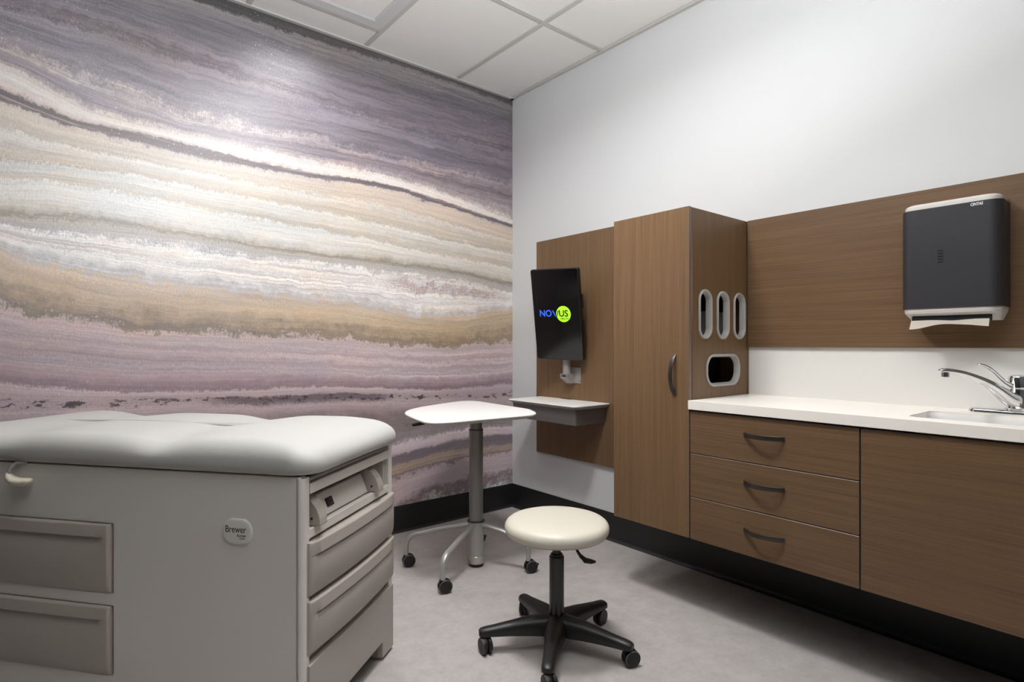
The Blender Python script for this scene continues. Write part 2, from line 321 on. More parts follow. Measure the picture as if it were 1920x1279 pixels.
# ------------------------------------------------------------------ mesh helpers
class MB:
    def __init__(s): s.b = bmesh.new(); s.mi = 0
    def _mk(s, new):
        for f in new: f.material_index = s.mi
    def box(s, x0, x1, y0, y1, z0, z1, bev=0, seg=2, mx=None, edges=None):
        t = bmesh.new()
        bmesh.ops.create_cube(t, size=1)
        for v in t.verts:
            v.co = Vector(((x0+x1)/2+v.co.x*(x1-x0), (y0+y1)/2+v.co.y*(y1-y0), (z0+z1)/2+v.co.z*(z1-z0)))
        if bev:
            es = [e for e in t.edges if edges is None or edges(e)]
            bmesh.ops.bevel(t, geom=es, offset=bev, segments=seg, profile=.5, affect='EDGES')
        return s._merge(t, mx)
    def _merge(s, t, mx=None):
        if mx is not None: bmesh.ops.transform(t, matrix=mx, verts=t.verts)
        mp = {v: s.b.verts.new(v.co) for v in t.verts}
        out = []
        for f in t.faces:
            try: nf = s.b.faces.new([mp[v] for v in f.verts]); nf.material_index = s.mi; out.append(nf)
            except ValueError: pass
        t.free(); return out
    def cyl(s, p0, p1, r, r2=None, n=32, bev=0):
        p0, p1 = Vector(p0), Vector(p1); d = p1-p0; L = d.length; r2 = r if r2 is None else r2
        if bev: prof = [(0, 0), (r-bev, 0), (r, bev), (r2, L-bev), (r2-bev, L), (0, L)]
        else: prof = [(0, 0), (r, 0), (r2, L), (0, L)]
        return s.lathe(prof, mx=Matrix.Translation(p0) @ d.to_track_quat('Z', 'Y').to_matrix().to_4x4(), n=n)
    def lathe(s, prof, mx=None, n=48):
        t = bmesh.new(); rings = []
        for r, z in prof:
            if r < 1e-6: rings.append([t.verts.new((0, 0, z))])
            else: rings.append([t.verts.new((r*math.cos(2*PI*i/n), r*math.sin(2*PI*i/n), z)) for i in range(n)])
        for a, b in zip(rings, rings[1:]):
            for i in range(n):
                j = (i+1) % n
                if len(a) == 1 and len(b) == 1: continue
                if len(a) == 1: t.faces.new((a[0], b[j], b[i])) if False else t.faces.new((a[0], b[i], b[j])[::-1])
                elif len(b) == 1: t.faces.new((a[i], a[j], b[0]))
                else: t.faces.new((a[i], a[j], b[j], b[i]))
        bmesh.ops.recalc_face_normals(t, faces=t.faces)
        return s._merge(t, mx)
    def sweep(s, pts, radii, n=16, sx=1, sy=1, up=(0, 0, 1), flat=False):
        """ring sweep along points; radii a float or list of (rx, ry) / float"""
        pts = [Vector(p) for p in pts]; t = bmesh.new(); rings = []
        up = Vector(up)
        for i, p in enumerate(pts):
            a = pts[max(0, i-1)]; c = pts[min(len(pts)-1, i+1)]
            d = (c-a).normalized()
            x = up.cross(d)
            if x.length < 1e-3: x = Vector((1, 0, 0)).cross(d)
            x.normalize(); y = d.cross(x)
            r = radii if isinstance(radii, (int, float)) else radii[i]
            rx, ry = (r, r) if isinstance(r, (int, float)) else r
            if flat: cs = [(1, .8), (.8, 1), (-.8, 1), (-1, .8), (-1, -.8), (-.8, -1), (.8, -1), (1, -.8)]
            else: cs = [(math.cos(2*PI*k/n), math.sin(2*PI*k/n)) for k in range(n)]
            rings.append([t.verts.new(p+x*rx*u+y*ry*v) for u, v in cs])
        for a, b in zip(rings, rings[1:]):
            m = len(a)
            for k in range(m): t.faces.new((a[k], a[(k+1) % m], b[(k+1) % m], b[k]))
        t.faces.new(rings[0][::-1]); t.faces.new(rings[-1])
        bmesh.ops.recalc_face_normals(t, faces=t.faces)
        return s._merge(t)
    def prism(s, poly, z0, z1, mx=None, bev=0, seg=2):
        t = bmesh.new()
        a = [t.verts.new((x, y, z0)) for x, y in poly]; b = [t.verts.new((x, y, z1)) for x, y in poly]
        n = len(poly)
        t.faces.new(a[::-1]); t.faces.new(b)
        for i in range(n): t.faces.new((a[i], a[(i+1) % n], b[(i+1) % n], b[i]))
        bmesh.ops.recalc_face_normals(t, faces=t.faces)
        if bev: bmesh.ops.bevel(t, geom=list(t.edges), offset=bev, segments=seg, profile=.5, affect='EDGES', clamp_overlap=True)
        return s._merge(t, mx)
    def rings(s, rs, cap=True, mx=None):
        t = bmesh.new(); vs = [[t.verts.new(p) for p in r] for r in rs]
        for a, b in zip(vs, vs[1:]):
            n = len(a)
            for k in range(n): t.faces.new((a[k], a[(k+1) % n], b[(k+1) % n], b[k]))
        if cap: t.faces.new(vs[0][::-1]); t.faces.new(vs[-1])
        bmesh.ops.recalc_face_normals(t, faces=t.faces)
        return s._merge(t, mx)
    def obj(s, name, mats, parent=None, smooth=35, label=None, wn=True):
        me = bpy.data.meshes.new(name); bmesh.ops.remove_doubles(s.b, verts=s.b.verts, dist=1e-6) if False else None
        s.b.to_mesh(me); s.b.free()
        for m_ in (mats if isinstance(mats, (list, tuple)) else [mats]): me.materials.append(M[m_] if isinstance(m_, str) else m_)
        if smooth:
            for p in me.polygons: p.use_smooth = True
            me.set_sharp_from_angle(angle=math.radians(smooth))
        o = bpy.data.objects.new(name, me); C.objects.link(o)
        if parent: o.parent = parent
        if label: o['label'] = label
        if smooth and wn:
            w = o.modifiers.new('wn', 'WEIGHTED_NORMAL'); w.keep_sharp = True; w.weight = 90
        return o

def thing(name, label, cat, loc=(0, 0, 0), rotz=0, group=None):
    o = bpy.data.objects.new(name, None); C.objects.link(o)
    o.empty_display_size = .1
    o.location = loc; o.rotation_euler = (0, 0, rotz); o['label'] = label; o['category'] = cat
    if group: o['group'] = group
    return o
def tag(o, label, cat, group=None):
    o['label'] = label; o['category'] = cat
    if group: o['group'] = group
    return o
def struct(o): o['kind'] = 'structure'; return o

def rrect(x0, x1, y0, y1, r, n=8):
    """rounded rectangle outline, counter-clockwise"""
    out = []
    for cx, cy, a in ((x1-r, y1-r, 0), (x0+r, y1-r, 90), (x0+r, y0+r, 180), (x1-r, y0+r, 270)):
        for i in range(n+1):
            t = math.radians(a+90*i/n); out.append((cx+r*math.cos(t), cy+r*math.sin(t)))
    return out
def offset_poly(poly, d):
    """move a convex ccw outline inwards by d"""
    n = len(poly); out = []
    for i in range(n):
        p0, p1, p2 = Vector(poly[i-1]), Vector(poly[i]), Vector(poly[(i+1) % n])
        a = (p1-p0); b = (p2-p1)
        na = Vector((-a.y, a.x)).normalized() if a.length > 1e-9 else Vector((0, 0)); nb = Vector((-b.y, b.x)).normalized() if b.length > 1e-9 else Vector((0, 0))
        m = (na+nb)
        m = m.normalized() if m.length > 1e-9 else na
        k = max(.35, m.dot(nb))
        out.append(tuple(p1+m*d/k))
    return out
def smooth_poly(pts, n=8):
    """closed Catmull-Rom through pts"""
    out = []; N = len(pts)
    for i in range(N):
        p = [Vector(pts[(i+k-1) % N]) for k in range(4)]
        for j in range(n):
            t = j/n
            out.append(tuple(.5*((2*p[1])+(-p[0]+p[2])*t+(2*p[0]-5*p[1]+4*p[2]-p[3])*t*t+(-p[0]+3*p[1]-3*p[2]+p[3])*t**3)))
    return out

def plate(outer, holes, depth, bevel=0):
    """flat plate with holes in local xy, extruded +-depth/2 in z -> bmesh"""
    cu = bpy.data.curves.new('tmp', 'CURVE'); cu.dimensions = '2D'; cu.fill_mode = 'BOTH'
    cu.extrude = depth/2-bevel; cu.bevel_depth = bevel; cu.bevel_resolution = 1
    for poly in [outer]+holes:
        sp = cu.splines.new('POLY'); sp.points.add(len(poly)-1); sp.use_cyclic_u = True
        for p, (x, y) in zip(sp.points, poly): p.co = (x, y, 0, 1)
    o = bpy.data.objects.new('tmp', cu); C.objects.link(o)
    dg = bpy.context.evaluated_depsgraph_get(); dg.update()
    me = bpy.data.meshes.new_from_object(o.evaluated_get(dg))
    b = bmesh.new(); b.from_mesh(me)
    bmesh.ops.remove_doubles(b, verts=b.verts, dist=1e-6)
    bmesh.ops.recalc_face_normals(b, faces=b.faces)
    bpy.data.objects.remove(o); bpy.data.curves.remove(cu); bpy.data.meshes.remove(me)
    return b
FONT = bpy.data.fonts.load('<builtin>') if False else None
def text_obj(name, body, size, mx, m, parent, depth=.0004, align='CENTER', bold=0, sx=1, shear=0):
    cu = bpy.data.curves.new('tmp', 'FONT'); cu.body = body; cu.size = size; cu.extrude = depth; cu.align_x = align
    cu.align_y = 'CENTER'; cu.offset = bold; cu.shear = shear
    o = bpy.data.objects.new('tmp', cu); C.objects.link(o)
    dg = bpy.context.evaluated_depsgraph_get(); dg.update()
    me = bpy.data.meshes.new_from_object(o.evaluated_get(dg))
    bpy.data.objects.remove(o); bpy.data.curves.remove(cu)
    me.transform(mx @ Matrix.Diagonal((sx, 1, 1, 1)))
    me.materials.clear(); me.materials.append(M[m]); me.name = name
    for p in me.polygons: p.material_index = 0
    q = bpy.data.objects.new(name, me); C.objects.link(q); q.parent = parent
    return q
# on a face whose outward normal is -x: reading direction is -y, up is z
def face_nx(x, y, z):
    return Matrix(((0, 0, -1, x), (-1, 0, 0, y), (0, 1, 0, z), (0, 0, 0, 1)))

def add_mesh(bm, name, mats, parent=None, smooth=35, label=None):
    k = MB(); k.b.free(); k.b = bm; return k.obj(name, mats, parent, smooth, label)

# ------------------------------------------------------------------ room shell
YB = -3.85
def mural_wall():
    nx, nz = 170, 200
    me = bpy.data.meshes.new('wall_north')
    xs = [WX+(0-WX)*i/nx for i in range(nx+1)]; zs = [H*j/nz for j in range(nz+1)]
    vs = [(x, 0, z) for z in zs for x in xs]; nv = len(vs)
    T = [mural_t(x, z) for z in zs for x in xs]
    vs += [(WX, .12, 0), (0, .12, 0), (0, .12, H), (WX, .12, H)]
    fs = [(j*(nx+1)+i, j*(nx+1)+i+1, (j+1)*(nx+1)+i+1, (j+1)*(nx+1)+i) for j in range(nz) for i in range(nx)]
    fs.append((nv, nv+3, nv+2, nv+1))
    me.from_pydata(vs, [], fs)
    uv = me.uv_layers.new(name='flow')
    for lp in me.loops:
        if lp.vertex_index < nv: uv.data[lp.index].uv = (vs[lp.vertex_index][0], T[lp.vertex_index])
    me.materials.append(M['mural'])
    o = bpy.data.objects.new('wall_north', me); C.objects.link(o); return struct(o)
mural_wall()
def slab(name, x0, x1, y0, y1, z0, z1, m):
    k = MB(); k.box(x0, x1, y0, y1, z0, z1); return struct(k.obj(name, m, smooth=0))
slab('floor', WX-.1, .1, YB-.1, .1, -.1, 0, 'floor')
slab('wall_east', 0, .12, YB-.12, .12, 0, H+.1, 'wall')
slab('wall_south', WX, 0, YB-.12, YB, 0, H+.1, 'rear')
slab('wall_west', WX-.12, WX, YB-.12, .12, 0, H+.1, 'rear_dark')
slab('ceiling', WX, 0, YB, 0, H+.006, H+.1, 'tile')
# suspended grid
GX = [-.457-.6096*i for i in range(5)]; GY = [-.208-.6045*i for i in range(7)]
k = MB(); w = .012
for x in GX:
    if x > WX: k.box(x-w, x+w, YB, 0, H-.001, H+.006)
for y in (-.812, -2.031, -3.25): k.box(WX, 0, y-w, y+w, H-.0015, H+.005)
k.box(GX[2], GX[1], GY[0]-w, GY[0]+w, H-.0015, H+.005)
o = struct(k.obj('trim_1', 'grid', smooth=0))
k = MB()
k.box(WX, 0, -.022, 0, H-.006, H+.004); k.box(-.022, 0, YB, 0, H-.006, H+.004)
k.box(WX, 0, YB, YB+.022, H-.006, H+.004); k.box(WX, WX+.022, YB, 0, H-.006, H+.004)
struct(k.obj('trim_2', 'grid', smooth=0))

# rubber cove bases
def cove(name, mx, L):
    pr = [(0, 0), (0, .150), (-.003, .152), (-.005, .150), (-.006, .02), (-.010, .009), (-.018, .003), (-.024, 0)]
    t = MB(); t.rings([[Vector((x, u, z)) for x, z in pr] for u in (0, L)], mx=mx)
    return struct(t.obj(name, 'base', smooth=40))
cove('baseboard_east', Matrix.Translation((0, YB, 0)), -YB-.006)
cove('baseboard_north', Matrix.Rotation(PI/2, 4, 'Z'), -WX)       # profile faces -y
cove('baseboard_south', Matrix.Translation((WX, YB, 0)) @ Matrix.Rotation(-PI/2, 4, 'Z'), -WX)
cove('baseboard_west', Matrix.Translation((WX, 0, 0)) @ Matrix.Rotation(PI, 4, 'Z'), -YB)

# recessed ceiling light (visible) and lit troffers (out of the frame: room lamp, added rear fill)
CX0, CX1 = GX[2]+w, GX[1]-w
def recessed():
    t = thing('ceiling_light', 'square recessed ceiling light with inset grey lens, set in the ceiling grid above the mural', 'ceiling light', ((CX0+CX1)/2, (GY[0]+GY[1])/2, H))
    hw = (CX1-CX0)/2; hy = (GY[0]-GY[1])/2-w
    k = MB()
    outs = []
    for d, z in ((0, .004), (.0, -.001), (.052, .0005), (.085, .014), (.09, .014)):
        outs.append([Vector((x, y, z)) for x, y in ((-hw+d, -hy+d), (hw-d, -hy+d), (hw-d, hy-d), (-hw+d, hy-d))])
    k.rings(outs, cap=False)
    k.obj('frame', 'diff', t, smooth=0)
    k = MB(); k.box(-hw+.083, hw-.083, -hy+.083, hy-.083, .010, .018, bev=.002); k.obj('lens', 'lens', t)
M['lens'] = emis('soft_lens', (200,201,206), .28)
recessed()
def troffer(cx, cy, label, hw, hy, lens):
    t = thing('ceiling_light', label, 'ceiling light', (cx, cy, H))
    k = MB()
    outs = [[Vector((sx*(hw-d), sy*(hy-d), z)) for sx, sy in ((-1, -1), (1, -1), (1, 1), (-1, 1))] for d, z in ((0, .004), (0, -.002), (.02, -.002), (.02, .004))]
    k.rings(outs, cap=False); k.obj('frame', 'grid', t, smooth=0)
    k = MB(); k.box(-hw+.02, hw-.02, -hy+.02, hy-.02, -.0005, .004); k.obj('diffuser', 'grid', t, smooth=0)
    k = MB(); k.box(-lens[0], lens[0], -lens[1], lens[1], -.006, -.001, bev=.002); k.obj('lamp_lens', 'lamp', t)
    return t

def area(name, loc, sx, sy, power, col=(1, .97, .93), rot=(0, 0, 0), spread=180):
    l = bpy.data.lights.new(name, 'AREA'); l.shape = 'RECTANGLE'; l.size = sx; l.size_y = sy; l.energy = power; l.color = col
    l.spread = math.radians(spread)
    o = bpy.data.objects.new(name, l); C.objects.link(o); o.location = loc; o.rotation_euler = rot; return o

# ------------------------------------------------------------------ right wall: panels and cabinets
XF = -.466      # door and drawer fronts
YT0, YT1 = -1.283, -1.669      # tall cabinet
def front(x0, x1, y0, y1, z0, z1, m, bev=.0012):
    k = MB(); k.box(x0, x1, y0, y1, z0, z1, bev=bev, seg=1)
    for f in k.b.faces:
        f.normal_update()
        f.material_index = 0 if f.normal.x < -.95 else 1
    return k
# left tall wall panel behind the screen
k = front(-.02, 0, YT0+.003, -.264, .405, 1.738, 'wood_v')
tag(k.obj('wall_panel', ['wood_v', 'edge'], smooth=0), 'tall walnut wall panel behind the screen, left of the tall cabinet', 'wall panel')
# upper wide panel
k = front(-.02, 0, -3.3, YT1-.004, 1.075, 1.638, 'wood_h_shaded')
tag(k.obj('wall_panel', ['wood_h_shaded', 'edge'], smooth=0), 'wide walnut panel behind the paper towel dispenser, above the backsplash', 'wall panel')
# backsplash
k = MB(); k.box(-.006, 0, -3.3, YT1-.004, .866, 1.0745)
tag(k.obj('backsplash', 'splash', smooth=0), 'off-white backsplash strip between countertop and wide walnut panel', 'backsplash')

def pull(parent, y0, y1, z0, z1, out=.030, w=.017, name='handle'):
    """bowed strap pull between two ends on the x=XF plane"""
    k = MB(); n = 22; hor = abs(y1-y0) > abs(z1-z0)
    pts = []
    for i in range(n+1):
        u = i/n; o_ = out*math.sin(PI*u)**.8
        if i in (0, n): o_ = 0
        pts.append(Vector((XF-.0015-o_, y0+(y1-y0)*u, z0+(z1-z0)*u)))
    rr = []
    for i in range(n+1): rr.append((w/2, .0024) if hor else (w/2, .0024))
    # cross direction: z for horizontal pulls, y for vertical ones
    t = bmesh.new(); rings = []
    for i, p in enumerate(pts):
        d = (pts[min(n, i+1)]-pts[max(0, i-1)]).normalized()
        c = Vector((0, 0, 1)) if hor else Vector((0, 1, 0))
        nn = d.cross(c).normalized(); taper = 1.0
        rings.append([t.verts.new(p+c*a*w/2*taper+nn*b*.0024) for a, b in ((1, .5), (.8, 1), (-.8, 1), (-1, .5), (-1, -.5), (-.8, -1), (.8, -1), (1, -.5))])
    for a, b in zip(rings, rings[1:]):
        for q in range(8): t.faces.new((a[q], a[(q+1) % 8], b[(q+1) % 8], b[q]))
    t.faces.new(rings[0][::-1]); t.faces.new(rings[-1])
    bmesh.ops.recalc_face_normals(t, faces=t.faces)
    k._merge(t)
    return k.obj(name, 'pull', parent, smooth=50)

# tall cabinet
tc = thing('tall_cabinet', 'tall walnut wall cabinet with glove slots in its side, left of the countertop', 'cabinet', (0, 0, 0))
k = MB()
xb = XF+.024
k.box(xb, -.002, YT0-.018, YT0, .32, 1.636)                 # left side
k.box(xb, -.002, YT1+.018, YT0-.018, .32, .338); k.box(xb, -.002, YT1+.018, YT0-.018, 1.618, 1.636)
k.box(-.012, -.002, YT1+.018, YT0-.018, .338, 1.618)
k.box(xb, -.012, YT1+.018, YT0-.018, .846, .862)
k.obj('carcass', 'wood_v', tc, smooth=0)
k = front(XF, XF+.02, YT1, YT0, .318, 1.638, 'wood_v')
dr = k.obj('door', ['wood_v', 'edge'], tc, smooth=0)
pull(dr, -1.602, -1.602, .885, 1.045)
# side panel with openings: plate local x = world -? build in (x=world x, y=world z)
def stadium(cx, cy, w_, h_, n=14):
    r = min(w_, h_)/2-.00001
    return rrect(cx-w_/2, cx+w_/2, cy-h_/2, cy+h_/2, r, n)
slots = [(-.351, 1.211, .078, .186), (-.2165, 1.211, .078, .186), (-.083, 1.211, .078, .186)]
big = (-.2145, .979, .245, .118)
holes = [stadium(*s)[::-1] for s in slots]+[rrect(big[0]-big[2]/2, big[0]+big[2]/2, big[1]-big[3]/2, big[1]+big[3]/2, .05, 12)[::-1]]
pl = plate([(xb, .32), (-.002, .32), (-.002, 1.636), (xb, 1.636)], holes, .018)
bmesh.ops.transform(pl, matrix=Matrix.Translation((0, YT1+.009, 0)) @ Matrix.Rotation(PI/2, 4, 'X'), verts=pl.verts)
add_mesh(pl, 'side_panel', 'wood_v', tc, smooth=0)
def bezel(cx, cy, w_, h_, r, parent, nm='slot_trim'):
    k = MB(); R = []
    def o_(d): return rrect(cx-w_/2-d, cx+w_/2+d, cy-h_/2-d, cy+h_/2+d, max(.003, r+d), 14)
    for d, y in ((.009, 0), (.009, -.004), (.006, -.007), (.001, -.006), (-.002, -.001), (-.004, .010), (-.005, .018)):
        R.append([Vector((x, YT1+y, z)) for x, z in o_(d)])
    k.rings(R, cap=False); return k.obj(nm, 'bezel', parent, smooth=40)
for s in slots: bezel(*s, s[2]/2-.0002, tc)
bezel(*big, .05, tc, 'bin_opening_trim')
# inside: glove racks (pale, lower 3/4) and dark back
k = MB()
for s in slots:
    k.box(s[0]-.05, s[0]+.05, YT1+.05, YT1+.12, 1.08, 1.229)
k.obj('glove_rack', 'liner', tc, smooth=0)
k = MB(); k.box(xb, -.012, YT1+.13, YT1+.135, .862, 1.618); k.obj('inner_back', 'void', tc, smooth=0)

# drawer unit
dc = thing('drawer_cabinet', 'wall-hung walnut cabinet with three drawers, beside the tall cabinet', 'cabinet', (0, 0, 0))
YD0, YD1 = -1.6735, -2.2815
k = MB()
for a, b_ in ((YD0-.018, YD0), (YD1, YD1+.018)): k.box(xb, 0, a, b_, .32, .826)
k.box(xb, 0, YD1+.018, YD0-.018, .32, .336); k.box(-.012, 0, YD1+.018, YD0-.018, .336, .826)
k.box(xb, xb+.06, YD1+.018, YD0-.018, .81, .826)
k.obj('carcass', 'carcass', dc, smooth=0)
for z0, z1, zh in ((.6585, .823, .758), (.4865, .6555, .582), (.318, .4835, .409)):
    k = front(XF, XF+.02, YD1+.001, YD0-.001, z0, z1, 'wood_h_shaded')
    d = k.obj('drawer', ['wood_h_shaded', 'edge'], dc, smooth=0)
    pull(d, -1.901, -2.047, zh, zh)
# sink unit
sc = thing('sink_cabinet', 'wall-hung walnut cabinet with one plain wide door, under the sink', 'cabinet', (0, 0, 0))
YS0, YS1 = -2.2845, -3.1
k = MB()
for a, b_ in ((YS0-.018, YS0), (YS1, YS1+.018)): k.box(xb, 0, a, b_, .32, .826)
k.box(xb, 0, YS1+.018, YS0-.018, .32, .336); k.box(-.012, 0, YS1+.018, YS0-.018, .336, .826)
k.obj('carcass', 'carcass', sc, smooth=0)
front(XF, XF+.02, YS1, YS0-.001, .318, .823, 'wood_h_shaded').obj('door', ['wood_h_shaded', 'edge'], sc, smooth=0)

# countertop with integral basin
ct = thing('countertop', 'cream solid-surface countertop over the walnut drawers, with an integral sink', 'countertop', (0, 0, 0))
sx0, sx1, sy0, sy1 = -.395, -.15, -2.86, -2.385
XC = -.474
pl = plate([(XC, -3.12), (-.001, -3.12), (-.001, YT1-.0045), (XC, YT1-.0045)], [rrect(sx0, sx1, sy0, sy1, .035, 8)[::-1]], .036, bevel=.002)
bmesh.ops.transform(pl, matrix=Matrix.Translation((0, 0, .848)), verts=pl.verts)
add_mesh(pl, 'worktop', 'solid', ct, smooth=40)
k = MB(); R = []
for d, z in ((-.001, .865), (.002, .860), (.006, .845), (.012, .74), (.02, .72), (.045, .712)):
    R.append([Vector((x, y, z)) for x, y in rrect(sx0+d, sx1-d, sy0+d, sy1-d, .035+d*.3, 8)])
k.rings(R, cap=False)
t_ = [Vector((x, y, .712)) for x, y in rrect(sx0+.045, sx1-.045, sy0+.045, sy1-.045, .0485, 8)]
k.b.faces.new([k.b.verts.new(p) for p in t_])
k.obj('basin', 'basin', ct, smooth=50)
k = MB(); k.cyl((-.27, -2.62, .712), (-.27, -2.62, .716), .035, bev=.001); k.obj('drain', 'chrome', ct)

# ------------------------------------------------------------------ faucet
fa = thing('faucet', 'chrome single-lever faucet at the back of the sink', 'faucet', (-.06, -2.595, .866))
k = MB()
R = []
for d, z in ((0, 0), (0, .006), (.003, .011), (.009, .014)):
    R.append([Vector((x, y, z)) for x, y in rrect(-.026+d, .026-d, -.135+d, .125-d, .0255-d, 10)])
k.rings(R); k.obj('base_plate', 'chrome', fa, smooth=50)
k = MB(); k.lathe([(0, .012), (.033, .012), (.033, .02), (.028, .026), (.026, .05), (.025, .078), (.0255, .082), (0, .082)], n=40)
k.obj('body', 'chrome', fa)
d_ = Vector((-.2, .14, 0)).normalized(); Ls = .255
pr = [(0.0, .060, .012), (.08, .052, .016), (.175, .080, .030), (.315, .101, .067), (.42, .113, .084), (.55, .126, .101), (.66, .135, .114), (.8, .144, .125), (.93, .1475, .131), (1.0, .147, .134), (1.045, .144, .136)]
pr = [(0.0, .070, .014), (.08, .066, .018), (.175, .081, .031), (.315, .101, .067), (.42, .113, .084), (.55, .125, .102), (.66, .134, .114), (.8, .142, .126), (.93, .1465, .130), (1.0, .147, .1325), (1.05, .144, .135)]
k = MB(); t = bmesh.new(); rings = []
for i, (r_, zt, zb) in enumerate(pr):
    c = d_*r_*Ls+Vector((0, 0, (zt+zb)/2)); hh = (zt-zb)/2; hw_ = .026-.014*min(1, r_*1.2)
    if i == len(pr)-1: hw_ *= .5; hh *= .6
    sd = Vector((-d_.y, d_.x, 0))
    rings.append([t.verts.new(c+sd*hw_*(abs(math.cos(a))**.75*(1 if math.cos(a) >= 0 else -1))+Vector((0, 0, 1))*hh*(abs(math.sin(a))**.75*(1 if math.sin(a) >= 0 else -1))) for a in [2*PI*q/24 for q in range(24)]])
for a, b_ in zip(rings, rings[1:]):
    for q in range(24): t.faces.new((a[q], a[(q+1) % 24], b_[(q+1) % 24], b_[q]))
t.faces.new(rings[0][::-1]); t.faces.new(rings[-1]); bmesh.ops.recalc_face_normals(t, faces=t.faces)
k._merge(t); o = k.obj('spout', 'chrome', fa, smooth=60)
sm = o.modifiers.new('sub', 'SUBSURF'); sm.levels = 2; sm.render_levels = 2
tip = d_*.965*Ls
k = MB(); k.cyl((tip.x, tip.y, .135), (tip.x, tip.y, .119), .0105, n=24, bev=.001); k.obj('aerator', 'steel', fa)
k = MB(); k.lathe([(0, .083), (.025, .083), (.0255, .088), (.0255, .112), (.022, .120), (.012, .124), (0, .125)], n=40); h_ = k.obj('handle_cap', 'chrome', fa)
k = MB()
lv = [(.06, .088, .010, .008), (.16, .098, .008, .007), (.25, .118, .006, .006), (.34, .140, .005, .0055), (.43, .152, .0055, .005), (.50, .158, .007, .004), (.54, .158, .0075, .003)]
k.sweep([d_*r_*Ls+Vector((0, 0, z)) for r_, z, _, _ in lv], [(a, b_) for _, _, a, b_ in lv], n=16)
o = k.obj('lever', 'chrome', h_, smooth=60)
sm = o.modifiers.new('sub', 'SUBSURF'); sm.levels = 1; sm.render_levels = 2

# ------------------------------------------------------------------ paper towel dispenser
pd = thing('paper_towel_dispenser', 'charcoal and grey paper towel dispenser mounted on the wide walnut panel', 'dispenser', (-.02, 0, 0))
y0, y1, zt, zb = -2.293, -2.569, 1.568, 1.205
def disp_outline(inset=0, depth=.112, ext=0):
    # outline in (x, y): flat back on the panel, rounded front corners
    r = .035
    pts = [(0, y0-inset)]
    for i in range(9): a = math.radians(90+90*i/8); pts.append((-depth+inset+r+r*math.cos(a), y0-inset-r+r*math.sin(a)))
    for i in range(9): a = math.radians(180+90*i/8); pts.append((-depth+inset+r+r*math.cos(a), y1+inset+r+r*math.sin(a)))
    pts.append((0, y1+inset)); return pts
k = MB(); R = []
for ins, z in ((.001, zb+.004), (0, zb+.006), (0, zt-.022), (.001, zt-.020)): R.append([Vector((x, y, z)) for x, y in disp_outline(ins)])
k.rings(R); k.obj('front_cover', 'disp', pd, smooth=50)
k = MB(); R = []
for ins, z in ((.006, zt-.022), (.006, zt-.008), (.009, zt-.003), (.014, zt)): R.append([Vector((x, y, z)) for x, y in disp_outline(ins)])
k.rings(R); k.obj('top_cap', 'dispgrey', pd, smooth=50)
k = MB(); R = []
for ins, z in ((.004, zb+.006), (.004, zb-.004)): R.append([Vector((x, y, z)) for x, y in disp_outline(ins)])
k.rings(R)
R = []
for dx, ins, z in ((0, .004, zb-.004), (0, .006, zb-.012), (.035, .016, zb-.036), (.04, .018, zb-.038)):
    R.append([Vector((min(0, x+(dx if x < -.02 else 0)), y, z)) for x, y in disp_outline(ins)])
k.rings(R); chute = k.obj('bottom_chute', 'dispgrey', pd, smooth=30)
k = MB(); k.box(-.092, -.082, y1+.03, y0-.03, zb-.0405, zb-.022); o = k.obj('slot', 'void', chute, smooth=0)
k = MB()
for i in range(5): k.box(-.1125, -.110, -2.402, -2.417, 1.398-.0095*i, 1.4025-.0095*i)
k.obj('level_window', 'void', pd, smooth=0)
text_obj('logo_lettering', 'CiNTAS', .0125, face_nx(-.1123, -2.505, 1.538), 'whiteink', pd, bold=.0004, sx=.74, shear=.15)
# towel sheet hanging from the slot
nx_, nz_ = 40, 6
t = bmesh.new(); g = []
for j in range(nz_+1):
    row = []
    for i in range(nx_+1):
        u = i/nx_; v = j/nz_
        drop = .027+.007*math.cos(2*PI*u*.95)+.006*(1-u)+.001*math.sin(u*13)
        yy = -2.322-.212*u+.004*v*(1-u)
        row.append(t.verts.new((-.108-.012*v-.004*math.sin(u*7+1)*v, yy, zb-.026-drop*v+.0008*math.sin(u*7)*(v))))
    g.append(row)
for j in range(nz_):
    for i in range(nx_): t.faces.new((g[j][i], g[j][i+1], g[j+1][i+1], g[j+1][i]))
r_ = bmesh.ops.solidify(t, geom=list(t.faces), thickness=.0008)
pt = add_mesh(t, 'paper_towel', 'paper', None, 60)
tag(pt, 'white folded paper towel hanging out of the dispenser slot', 'paper towel')

